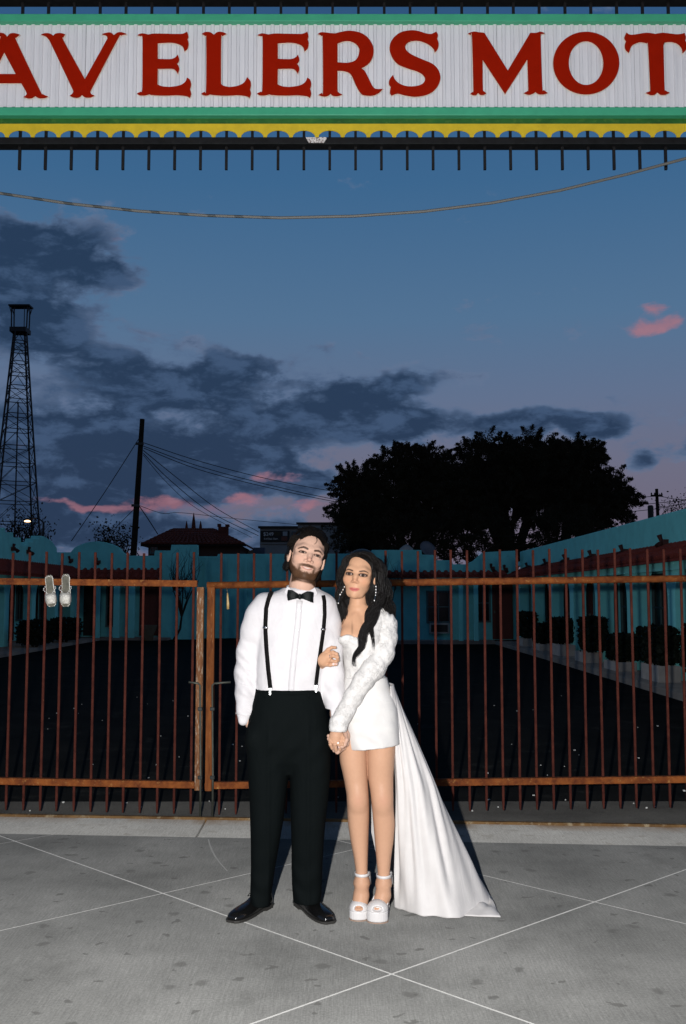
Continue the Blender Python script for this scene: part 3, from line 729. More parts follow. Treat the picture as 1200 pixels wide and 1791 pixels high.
for k in range(-5, 4):
    y = 27.2 + 2.6 * k; hw, zt, rr = .2, 2.1, .6
    poly = [(y - hw, 0), (y + hw, 0), (y + hw, zt - rr)]
    poly += [(y + hw + rr * (1 - math.cos(a)), zt - rr + rr * math.sin(a)) for a in [math.pi / 2 * i / 6 for i in range(1, 7)]]
    poly += [(y - hw - rr * (1 - math.cos(a)), zt - rr + rr * math.sin(a)) for a in [math.pi / 2 * i / 6 for i in range(6, 0, -1)]] + [(y - hw, zt - rr)]
    MB().prism(poly, 'x', XL - .3, XL - .02).build('arch_pier', m_teal2, wl, bevel=.015)
    door(wl, 'x', XL - 1.15, y + .5, y + 1.4, .1, 2.0, 1); window(wl, 'x', XL - 1.15, y + 1.7, y + 2.3, .8, 1.9, 1)
for px, py in ((20, 963), (47, 968)): wall_lamp(wl, (XL + .05, yl(px), pz(px, py) + .05), (1, -.3, 0))
YM = 37.0
wm = thing('motel_wing', 'turquoise back wing with round topped gable below the utility pole', 'building', (-8, YM, 0))
cur = [(98, 966), (110, 966), (118, 966)] + [(124 + 91 * t, 966 - 19 * math.sin(math.pi * t) ** .6) for t in [i / 14 for i in range(15)]] + [(224, 972), (270, 972), (271, 963), (299, 963), (300, 953), (346, 953)]
pp = prof(cur, YM)
parapet([(pp[0][0], 2.2)] + pp + [(pp[-1][0], 2.2)], 'y', YM - .05, YM + .3, wm)
xa, xb = pp[0][0], pp[-1][0]
MB().box(xa - 1.5, P(283, 1000, YM).x, YM + .5, YM + .75, 0, 2.3).build('wall', m_teal, wm)
MB().box(P(283, 1000, YM).x, xb, YM - .05, YM + .3, 0, 2.198).build('wall', m_teal, wm)
tiles(wm, (xa, YM - .75, 2.22), (P(284, 1000, YM).x, YM - .75, 2.22), (xa, YM - .06, 2.58), (P(284, 1000, YM).x, YM - .06, 2.58))
MB().box(xa, P(284, 1000, YM).x, YM - .65, YM + .5, 2.08, 2.18).build('soffit', m_teal2, wm)
door(wm, 'y', YM + .5, P(240, 1050, YM).x, P(278, 1050, YM).x, .12, 2.05, -1)
door(wm, 'y', YM + .5, P(141, 1050, YM).x, P(171, 1050, YM).x, .12, 2.05, -1, m_=m_black)  # black leaf puts the dark of an open doorway into its colour
window(wm, 'y', YM + .5, P(183, 1050, YM).x, P(200, 1050, YM).x, .5, 1.95, -1)
for px in (136, 176, 210, 236): x = P(px, 1050, YM).x; MB().box(x - .1, x + .1, YM - .62, YM - .42, 0, 2.08).build('post', m_teal2, wm, bevel=.01)
MB().box(xa, P(300, 1050, YM).x, YM - .7, YM + .5, -.05, .08).build('step', m_walk, wm)
q0, q1 = P(246, 1103, YM - 1), P(274, 1085, YM - 1)
bench = thing('planter_tub', 'low pale stone tub in front of the red door on the left', 'planter', ((q0.x + q1.x) / 2, YM - 1, 0))
MB().lathe(((q0.x + q1.x) / 2, YM - 1, 0), [(.16, 0), (.2, .25), (.30, .45), (.32, .55), (.27, .55), (.22, .5)], 14).build('bowl', mat('dim stone', (.10, .085, .06), .9), bench, smooth=True)
for px, py in ((125, 980), (173, 983)): q = P(px, py, YM - .1); wall_lamp(wm, (q.x, YM - .1, q.z), (0, -1, 0))
tag(MB().box(XL - 1.15, XL + 1.2, 13, 37, -.05, .08).build('walkway', m_walk, bevel=.015), kind='structure')

# ---- planters and clipped shrubs along the right arcade
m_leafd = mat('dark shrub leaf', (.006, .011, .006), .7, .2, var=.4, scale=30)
m_twig = mat('dry twig', (.018, .014, .011), .9, .1)
def leaf_quads(C_, N_, s0, s1, stretch=2.0, droop=None):
    """many small two-sided leaf faces around centres"""
    n = len(C_)
    a = rng.normal(size=(n, 3)); 
    if droop is not None: a = a * .6 + np.asarray(droop)
    a /= np.linalg.norm(a, axis=1, keepdims=True)
    b_ = rng.normal(size=(n, 3)); b_ -= a * (a * b_).sum(1, keepdims=True); b_ /= np.linalg.norm(b_, axis=1, keepdims=True)
    s_ = rng.uniform(s0, s1, (n, 1))
    V = np.stack([C_ - a * s_ * stretch / 2, C_ + b_ * s_ * .5, C_ + a * s_ * stretch / 2, C_ - b_ * s_ * .5], 1).reshape(-1, 3)
    return V, np.arange(n * 4).reshape(-1, 4)
def shrub(c, w, d, h, label, group):
    t = thing('shrub', label, 'shrub', c, group)
    n = 2600
    u = rng.normal(size=(n, 3)); u /= np.abs(u).max(1, keepdims=True) ** .95 * np.linalg.norm(u, axis=1, keepdims=True) ** .05
    r_ = rng.uniform(.72, 1.02, (n, 1)) ** .5
    pts = u * r_ * np.array([w / 2, d / 2, h / 2]) * .86 + np.array([c[0], c[1], c[2] + h / 2 + .06]) + rng.normal(0, .02, (n, 3))
    V, F = leaf_quads(pts, n, .04, .09, 1.5)
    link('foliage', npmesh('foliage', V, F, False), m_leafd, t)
    mb = MB()
    for k in range(5): a = k * 1.3; mb.tube([(c[0] + .04 * math.cos(a), c[1] + .04 * math.sin(a), c[2] - .05), (c[0] + w * .3 * math.cos(a), c[1] + d * .3 * math.sin(a), c[2] + h * .6)], [.02, .008], 6)
    mb.build('stem', m_twig, t)
for k, y in enumerate(piers[:-1]):
    sc = 1.0
    word = ['nearest', 'second', 'third', 'fourth', 'fifth', 'sixth', 'seventh', 'farthest'][min(k, 7)]
    t = thing('planter_block', 'pale concrete planter block at the arcade foot, %s from the gates' % word, 'planter', (5.5, y - .1, zw), 'planter blocks along the arcade')
    w, d, h = .34 + .05 * (k % 3), .8, .17 + .05 * ((k * 7) % 3)
    mb = MB(); x0_, x1_, ya, yb = 5.32, 5.70, y - .55, y + .45
    mb.box(x0_, x1_, ya, ya + .09, zw - .01, zw + h); mb.box(x0_, x1_, yb - .09, yb, zw - .01, zw + h); mb.box(x0_, x0_ + .09, ya + .09, yb - .09, zw - .01, zw + h - .002); mb.box(x1_ - .09, x1_, ya + .09, yb - .09, zw - .01, zw + h - .002)
    mb.build('kerb', m_curb, t)
    MB().box(x0_ + .09, x1_ - .09, ya + .09, yb - .09, zw - .01, zw + h * .8).build('soil', m_twig, t)
    if k < 8: shrub((5.54, y + .25 * ((k * 3) % 4 - 1.5), zw + h * .8), .50, .95 + .2 * (k % 3), .52 + .14 * ((k * 5) % 3), 'dark clipped shrub in the arcade planter, %s from the gates' % word, 'shrubs along the arcade')
for k, px in enumerate((30, 85)):
    q = G(px, 1117); q = Vector((XL + .9, yl(px) * .97, .08))
    shrub((q.x, q.y, .08), .9, 1.4, .75, ['low dark shrub by the left wing nearest the left edge', 'low dark shrub by the left wing beside the gable'][k], 'shrubs along the left wing')

# ================================================================== BEHIND THE MOTEL
def branch_tree(base, tips, r0, trunk_top=.35, seed=1, jit=.12):
    """tapered limbs from one trunk to every tip point"""
    rr = random.Random(seed); mb = MB(); base = Vector(base)
    cen = sum((Vector(t) for t in tips), Vector()) / len(tips)
    fork = base.lerp(cen, trunk_top); fork.x += rr.uniform(-.2, .2)
    mb.tube([base, base.lerp(fork, .5) + Vector((rr.uniform(-.1, .1), 0, 0)), fork], [r0, r0 * .8, r0 * .7], 8)
    mids = []
    nl = max(3, int(len(tips) ** .5))
    order = sorted(tips, key=lambda t: math.atan2(t[1] - cen.y, t[0] - cen.x) + .001 * t[2])
    groups = [order[i::1] for i in range(1)]
    chunks = [order[i * len(order) // nl:(i + 1) * len(order) // nl] for i in range(nl)]
    for ch in chunks:
        c = sum((Vector(t) for t in ch), Vector()) / len(ch)
        m1 = fork.lerp(c, .55); m1 += Vector((rr.uniform(-1, 1), rr.uniform(-1, 1), rr.uniform(-.2, .8))) * jit * (c - fork).length
        mb.tube([fork, fork.lerp(m1, .5) + Vector((0, 0, .06 * (m1 - fork).length)), m1], [r0 * .62, r0 * .45, r0 * .3], 6)
        for t in ch:
            t = Vector(t); L = (t - m1).length
            a = m1.lerp(t, .4) + Vector((rr.uniform(-1, 1), rr.uniform(-1, 1), rr.uniform(-.3, 1))) * jit * L
            b_ = m1.lerp(t, .75) + Vector((rr.uniform(-1, 1), rr.uniform(-1, 1), rr.uniform(-.3, 1))) * jit * L * .7
            mb.tube([m1, a, b_, t], [r0 * .28, r0 * .18, r0 * .1, r0 * .04], 5, cap=False)
    return mb
def tree(label, Y, base_px, blobs, n, r0, seed, group='trees behind the motel'):
    q = P(base_px, 1000, Y); base = (q.x, Y, 0)
    t = thing('mesquite_tree', label, 'tree', base, group)
    cs = []; tips = []
    for (px, py, sx, sy, w) in blobs:
        c = P(px, py, Y); ax, az = sx * Y / FPX, sy * Y / FPX; ay = max(ax, az) * .8
        # many small sprays spread through the volume, running outward and a little upward
        nc = int(150 * w)
        u = rng.normal(size=(nc, 3)); u /= np.linalg.norm(u, axis=1, keepdims=True); rad = rng.uniform(.15, 1.0, (nc, 1)) ** .6
        cc = u * rad * np.array([ax, ay, az]) * rng.uniform(.78, 1.0, (nc, 1)) + np.array(c)
        tips += [tuple(p) for p in cc[::9]]
        per = int(n * w / nc)
        for p in cc:
            d = (p - np.array(c)); d = d / (np.linalg.norm(d) + .01)
            dr = d * .9 + rng.normal(0, .5, 3) + np.array([.12, 0, .1]); dr /= np.linalg.norm(dr)
            L = rng.uniform(.4, 1.05); tt = rng.uniform(0, 1, (per, 1)) ** .7
            pts = p + dr * tt * L + np.array([0, 0, -.16]) * tt ** 2 * L + rng.normal(0, .12, (per, 3)) * (1.2 - tt)
            cs.append(pts)
    pts = np.concatenate(cs)
    V, F = leaf_quads(pts, len(pts), .022, .05, 3.4, droop=(.1, 0, -.25))
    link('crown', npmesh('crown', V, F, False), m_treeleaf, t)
    branch_tree(base, tips, r0, .3, seed).build('trunk', m_bark, t, fix=False)
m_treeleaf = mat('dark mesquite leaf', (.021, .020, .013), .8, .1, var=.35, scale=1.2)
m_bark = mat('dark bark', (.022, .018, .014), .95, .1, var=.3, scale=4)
tree('broad dark tree left of the group, behind the bride', 44, 700, [(690, 852, 92, 62, 1.3), (628, 868, 42, 52, .8), (722, 812, 66, 34, .8), (660, 910, 70, 45, .8), (745, 870, 66, 60, 1.1), (790, 880, 50, 60, .8)], 34000, .28, 3)
tree('tallest dark tree in the middle of the group', 46, 892, [(900, 825, 108, 56, 1.4), (860, 800, 62, 36, .9), (930, 796, 60, 28, .8), (835, 862, 66, 60, 1.1), (905, 880, 100, 40, .8), (800, 830, 40, 30, .5), (950, 840, 60, 40, .8)], 34000, .32, 5)
tree('leaning dark tree at the right end of the group', 45, 965, [(1010, 825, 62, 42, 1.0), (1045, 862, 60, 36, 1.0), (1020, 900, 62, 30, .8), (970, 850, 60, 52, .9), (1085, 882, 26, 16, .3), (1010, 790, 45, 16, .5)], 34000, .26, 8)
tree('low dark bush under the tall trees', 42, 790, [(770, 935, 70, 46, .9), (690, 940, 80, 42, .9), (850, 940, 46, 40, .5), (625, 920, 48, 50, .8), (990, 925, 56, 34, .6), (920, 950, 50, 24, .3)], 16000, .16, 9)
# bare trees
def bare(label, Y, blobs, base_px, r0, seed, leaves=0):
    q = P(base_px, 1000, Y); base = (q.x, Y, 0)
    t = thing('bare_tree', label, 'tree', base, 'bare trees')
    rr = random.Random(seed); tips = []
    for (px, py, sx, sy, n) in blobs:
        for k in range(n):
            a = rr.uniform(0, 6.28); r_ = rr.random() ** .5; y = Y + rr.uniform(-1, 1) * sx * Y / FPX
            tips.append(tuple(P(px + sx * r_ * math.cos(a), py + sy * r_ * math.sin(a), y)))
    branch_tree(base, tips, r0, .35, seed, .2).build('trunk', m_bark, t, fix=False)
    if leaves:
        pts = np.array(tips)[rng.integers(0, len(tips), leaves)] + rng.normal(0, .35, (leaves, 3))
        V, F = leaf_quads(pts, leaves, .07, .14, 1.4); link('crown', npmesh('crown', V, F, False), m_treeleaf, t)
bare('thin bare tree in front of the lattice tower', 60, [(45, 925, 46, 30, 90)], 50, .14, 21, 500)
bare('sparse small tree left of the utility pole', 58, [(195, 940, 34, 22, 60), (215, 950, 26, 20, 30)], 205, .12, 22, 700)
bare('leafless climber against the turquoise corner block', 35.6, [(322, 1000, 34, 46, 70)], 305, .05, 23)
bare('leafless shrub against the back wing parapet', 33.0, [(680, 1000, 26, 34, 40)], 676, .04, 24)
bare('bare bush top beyond the right wing', 70, [(1185, 882, 30, 12, 40)], 1190, .1, 25, 200)

# lattice tower
def lattice():
    Y = 90.0
    q = P(34, 945, Y)
    t = thing('lattice_tower', 'tall dark steel lattice tower at the left edge', 'tower', (q.x, Y, 0))
    zt = P(32, 582, Y).z; zz0 = -.05; cx = P(32, 700, Y).x
    wt, wb_ = (26 * Y / FPX) / 2 / 1.3, (128 * Y / FPX) / 2 / 1.3
    rot = R(28)
    def corner(i, z):
        f = (z - zz0) / (zt - zz0); w = wb_ + (wt - wb_) * f
        a = rot + math.pi / 4 + i * math.pi / 2; r_ = w * math.sqrt(2)
        return Vector((cx + r_ * math.cos(a) * .95, Y + r_ * math.sin(a), z))
    for i in range(4): MB().bar(corner(i, zz0), corner(i, zt), .13, .13).build('leg', m_tower, t)
    mb = MB(); n = 17; z = zz0; zs = [zz0]
    hgt = (zt - zz0)
    for k in range(n): zs.append(zs[-1] + hgt * (1.5 - k * .058) / sum(1.5 - j * .058 for j in range(n)))
    for k in range(n):
        for i in range(4):
            a, b_ = corner(i, zs[k]), corner((i + 1) % 4, zs[k]); c, d = corner(i, zs[k + 1]), corner((i + 1) % 4, zs[k + 1])
            mb.bar(c, d, .065, .065)
            if k % 2: mb.bar(a, d, .045, .045); mb.bar(b_, c, .045, .045)
            else:
                m_ = c.lerp(d, .5); mb.bar(a, m_, .045, .045); mb.bar(b_, m_, .045, .045)
    o = mb.build('bracing', m_tower, t, fix=False); o['kind'] = 'stuff'
    MB().box(cx - .05, cx + .05, Y - .05, Y + .05, 0, zt * .75).build('cable_riser', m_tower, t)
    zc, zd = P(32, 574, Y).z, P(32, 583, Y).z
    w = 14.5 * Y / FPX
    MB().box(cx - w, cx + w, Y - w, Y + w, zd, P(32, 575, Y).z).build('platform', m_tower, t)
    zh = P(32, 537, Y).z
    for sx in (-1, 1):
        for sy in (-.6, .6):
            MB().bar((cx + sx * w * .92, Y + sy * w * .8, zd), (cx + sx * w * .98, Y + sy * w * .8, zh), .10, .10).build('post', m_tower, t)
            if sy < 0: MB().bar((cx + sx * w * .62, Y + sy * w * .8, zd), (cx + sx * w * .62, Y + sy * w * .8, zh), .06, .06).build('post', m_tower, t)
            MB().bar((cx + sx * w * .98, Y + sy * w * .8, P(32, 550, Y).z), (cx + sx * w * 1.26, Y + sy * w * .8, zh), .06, .06).build('strut', m_tower, t)
    MB().box(cx - w * 1.3, cx + w * 1.3, Y - w * .8, Y + w * .8, zh - .03, zh + .10).build('crown_frame', m_tower, t)
m_tower = mat('dark tower steel', (.016, .017, .019), .6, .3)
lattice()
# street lamp burning beyond the left wing
q = P(48, 911, 55)
sl = thing('street_lamp', 'small lit street lamp glowing in front of the lattice tower', 'street lamp', (q.x, q.y, 0))
MB().tube([(q.x + .9, q.y, 0), (q.x + .9, q.y, q.z - .1), (q.x + .6, q.y, q.z + .16), (q.x + .1, q.y, q.z + .12)], [.09, .06, .04, .03], 8).build('pole', m_tower, sl, smooth=True)
m_lamp = bpy.data.materials.new('lamp glow'); m_lamp.use_nodes = True
_p = m_lamp.node_tree.nodes['Principled BSDF']; _p.inputs['Emission Color'].default_value = (1, .62, .33, 1); _p.inputs['Emission Strength'].default_value = 4.0; _p.inputs['Base Color'].default_value = (.8, .6, .4, 1)
MB().lathe((q.x, q.y, q.z), [(.05, -.07), (.17, -.05), (.17, .0), (.05, .04)], 10).build('lens', m_lamp, sl, smooth=True)
MB().lathe((q.x, q.y, q.z + .04), [(.20, 0), (.18, .06), (.06, .12)], 10).build('hood', m_tower, sl, smooth=True)

# utility pole with its wires
YP = 50.0
a, b_ = P(249, 733, YP), P(232.5, 985, YP)
foot = b_ + (b_ - a) * ((b_.z + .05) / (a.z - b_.z))
up = thing('utility_pole', 'leaning dark wooden utility pole behind the left wing', 'pole', (foot.x, foot.y, 0))
MB().tube([foot, b_, a], [.17, .165, .12], 10).build('post', m_bark, up, smooth=False)
for py in (776, 884):
    c = P(247 - (py - 733) * .07, py, YP - .2); MB().box(c.x - .18, c.x + .22, c.y - .05, c.y + .05, c.z - .06, c.z + .06).build('bracket', m_dark, up)
m_wire = mat('black wire', (.010, .010, .012), .6, .2)
def wire(label, pts, r_=.022, grp='wires at the utility pole'):
    P3 = [P(px, py, Y) for px, py, Y in pts]
    out = []
    for i in range(len(P3) - 1):
        for k in range(6):
            t = k / 6; p0, q1_, q2_, q3_ = P3[max(i - 1, 0)], P3[i], P3[i + 1], P3[min(i + 2, len(P3) - 1)]
            out.append(.5 * (2 * q1_ + (q2_ - p0) * t + (2 * p0 - 5 * q1_ + 4 * q2_ - q3_) * t * t + (3 * q1_ - p0 - 3 * q2_ + q3_) * t ** 3))
    out.append(P3[-1])
    tag(MB().tube(out, r_, 5).build('wire', m_wire), label, 'wire', grp)
wire('guy wire running down left from the pole top', [(245, 764, YP), (185, 858, YP), (125, 946, YP - 4)], .02)
wire('highest wire running right from the pole', [(250, 774, YP), (350, 807, 58), (470, 838, 64), (600, 862, 72), (760, 884, 80)])
wire('second wire running right from the pole', [(250, 780, YP), (350, 816, 58), (470, 848, 64), (600, 876, 72), (760, 900, 80)])
wire('third wire running right from the pole, just below the second', [(252, 784, YP), (350, 822, 58), (470, 853, 64), (600, 880, 72), (760, 905, 80)])
wire('steep service wire dropping from the pole toward the grey building', [(251, 788, YP), (310, 836, 57), (380, 890, 64), (452, 930, 70)])
wire('lower service wire dropping beside the steep one', [(251, 793, YP), (300, 842, 57), (370, 897, 64), (452, 937, 70)])
wire('lowest service wire dropping to the tiled roof edge', [(251, 796, YP), (290, 842, 57), (345, 890, 64), (440, 940, 70)], .016)
wire('short stay dropping left from the middle of the pole', [(240, 885, YP), (222, 903, YP), (203, 922, YP - 2)], .018)
wire('short stay dropping right from the middle of the pole', [(243, 884, YP), (258, 906, YP), (276, 934, YP + 1)], .025)
wire('slack telephone wire from the middle of the pole to the right', [(243, 884, YP), (285, 898, 56), (320, 897, 60), (420, 908, 68), (600, 925, 75)], .016)
wire('faint wire crossing in front of the dark trees', [(520, 926, 41), (640, 928, 41), (760, 934, 41), (900, 938, 41)], .012)

# tiled hip roof house with spires
YH = 55.0
x0, x1 = P(246, 950, YH).x, P(430, 950, YH).x; ze = P(340, 951, YH).z; zr = P(340, 924, YH).z
hs = thing('tiled_house', 'dark house with red hip roof and pointed finials behind the left wing', 'house', ((x0 + x1) / 2, YH, 0))
MB().box(x0 + .35, x1 - .35, YH + .4, YH + 6, 0, ze - .05).build('wall', mat('brown stucco', (.06, .035, .028), .9), hs)
xm0, xm1 = P(300, 925, YH + 2.5).x, P(372, 925, YH + 2.5).x
tiles(hs, (x0, YH, ze), (x1, YH, ze), (xm0, YH + 3, zr + .16), (xm1, YH + 3, zr + .16), .26, .09, m_tiled)
MB().add([(x1, YH, ze), (x1, YH + 6, ze), (xm1, YH + 3, zr + .16), (x1, YH, ze - .12), (x1, YH + 6, ze - .12)], [(0, 1, 2), (0, 3, 4, 1)]).build('roof_side', m_tiled, hs)
MB().add([(x0, YH, ze), (x0, YH + 6, ze), (xm0, YH + 3, zr + .16), (x0, YH, ze - .12), (x0, YH + 6, ze - .12)], [(0, 1, 2), (0, 3, 4, 1)]).build('roof_side', m_tiled, hs)
MB().box(x0, x1, YH + .0, YH + .12, ze - .14, ze - .02).build('eave_board', m_twig, hs)
for px, py, w in ((326.5, 911, 4.0), (339, 897, 5.5), (351, 911, 4.5)):
    q = P(px, py, YH + 3); r_ = w * YH / FPX
    MB().lathe((q.x, q.y, zr - .2), [(r_, 0), (r_ * 1.05, .12), (r_ * .8, .3), (r_ * .5, (q.z - zr) * .6 + .2), (.015, q.z - zr + .2)], 10).build('finial', m_tiled, hs)
q = P(391, 918, YH + 2); MB().box(q.x - .28, q.x + .28, q.y - .2, q.y + .2, ze, q.z - .12).box(q.x - .33, q.x - .15, q.y - .2, q.y + .2, q.z - .12, q.z + .05).box(q.x + .12, q.x + .33, q.y - .2, q.y + .2, q.z - .12, q.z + .02).build('chimney', m_tiled, hs)
window(hs, 'y', YH + .4, P(262, 960, YH).x, P(272, 960, YH).x, P(262, 966, YH).z, P(262, 955, YH).z, -1)

# grey building with the rate sign
YG = 70.0
gb = thing('grey_building', 'grey block wall building with dark roof trim behind the groom', 'building', (P(530, 950, YG).x, YG, 0))
m_block = mat('grey block wall', (.26, .275, .275), .85, .2, var=.08, scale=1.5)
xa, xb, xc = P(455, 920, YG).x, P(521, 920, YG).x, P(640, 920, YG).x
MB().box(xa, xc, YG, YG + 8, 0, P(480, 924, YG).z).build('wall', m_block, gb)
MB().box(xb, xc, YG - .1, YG + 8, P(480, 924, YG).z, P(560, 917, YG).z).build('upper_wall', m_block, gb)
MB().box(xa - .12, xb, YG - .25, YG + .3, P(480, 924, YG).z, P(480, 920.5, YG).z).build('roof_trim', m_black, gb)
MB().box(xb - .1, xc, YG - .3, YG + .3, P(560, 917, YG).z, P(560, 914, YG).z).build('roof_trim', m_black, gb)
z0, z1 = P(510, 955, YG).z, P(510, 931, YG).z
window(gb, 'y', YG, P(512, 940, YG).x, P(530, 940, YG).x, P(510, 948, YG).z, z1, -1)
MB().box(xa, P(512, 940, YG).x, YG - .12, YG, P(500, 951.5, YG).z, P(500, 949, YG).z).build('ledge', m_block, gb)
m_signw = mat('pale sign lettering', (.62, .64, .62), .6)
rs = thing('rate_sign', 'small dark rate sign reading $249 on the grey building', 'sign', (P(482, 938, YG).x, YG - .2, P(482, 938, YG).z))
MB().box(P(456.5, 938, YG).x, P(506.5, 938, YG).x, YG - .2, YG - .02, P(480, 947.5, YG).z, P(480, 928.5, YG).z).build('board', m_black, rs)
def text(name, s, px, py, hpx, Y, m_, parent, w=None):
    cu = bpy.data.curves.new(name, 'FONT'); cu.body = s; cu.size = hpx * Y / FPX * 1.38; cu.extrude = .01
    ob = bpy.data.objects.new('tmp', cu); C.objects.link(ob); dg = bpy.context.evaluated_depsgraph_get()
    me = bpy.data.meshes.new_from_object(ob.evaluated_get(dg)); bpy.data.objects.remove(ob)
    q = P(px, py, Y); me.transform(Matrix.Translation(q) @ Matrix.Rotation(R(90), 4, 'X'))
    me.materials.clear(); me.materials.append(m_); return link(name, me, None, parent)
text('lettering', '$249', 460.5, 937, 6.4, YG - .22, m_signw, rs)
text('lettering', 'Full Bed Twin', 462, 943.8, 3.2, YG - .22, m_signw, rs)
for (pa, pb, ya, yb, cc) in ((495, 503, 930, 937.5, (.25, .28, .30)), (492.5, 503, 938.5, 946, (.10, .03, .02)), (479, 491, 931, 937, (.03, .022, .008))):
    MB().box(P(pa, 938, YG).x, P(pb, 938, YG).x, YG - .215, YG - .2, P(480, yb, YG).z, P(480, ya, YG).z).build('picture_panel', mat('rate panel %d' % pa, cc, .6), rs)
# pale low roof and dark box left of the grey building
q0, q1 = P(424, 972, 60), P(463, 953, 60)
sh = thing('shed', 'low shed with pale metal roof left of the grey building', 'shed', (q0.x, 60, 0))
pa, pb, pc, pd = P(424, 967, 60), P(456, 957, 60), P(456, 972, 60), P(424, 975, 60)
MB().prism([(pa.x, 0), (pb.x, 0), (pb.x, pb.z), (pa.x, pa.z)], 'y', 60, 63).build('wall', mat('pale shed metal', (.30, .32, .34), .6), sh)
pe = P(464, 958, 60)
MB().box(P(444, 960, 59.6).x, pe.x, 59.3, 59.9, 0, P(450, 958, 59.6).z).build('side_box', mat('blue grey box', (.05, .07, .11), .7), sh)
# far pole beyond the right wing
YQ = 62.0
q = P(1148.5, 855, YQ); fp = thing('utility_pole', 'small far utility pole with crossarm beyond the right wing', 'pole', (q.x, YQ, 0))
MB().tube([(q.x + .15, YQ, 0), (q.x, YQ, q.z)], [.14, .10], 8).build('post', m_bark, fp)
ca = P(1148.5, 867, YQ - .15); MB().box(ca.x - .36, ca.x + .36, YQ - .2, YQ - .1, ca.z - .05, ca.z + .06).build('crossarm', m_bark, fp)
for dx in (-.32, -.12, .32): MB().lathe((ca.x + dx, YQ - .15, ca.z + .06), [(.04, 0), (.05, .08), (.02, .14)], 8).build('insulator', m_dark, fp)
q = P(1138, 893, YQ - 2); tr = MB().lathe((q.x, q.y, q.z - .5), [(.18, 0), (.18, .75), (.12, .82)], 10).build('transformer', m_dark, fp)
for k, (l_, y0_, y1_) in enumerate((('upper far wire at the right edge', 868, 872), ('middle far wire at the right edge', 880, 873), ('lowest far wire at the right edge', 890, 878))):
    wire(l_, [(1090, y0_ + 6, 66), (1148, y0_, YQ), (1200, y1_ + 2, 58), (1320, y1_ - 12, 50)], .02, 'wires at the right edge')

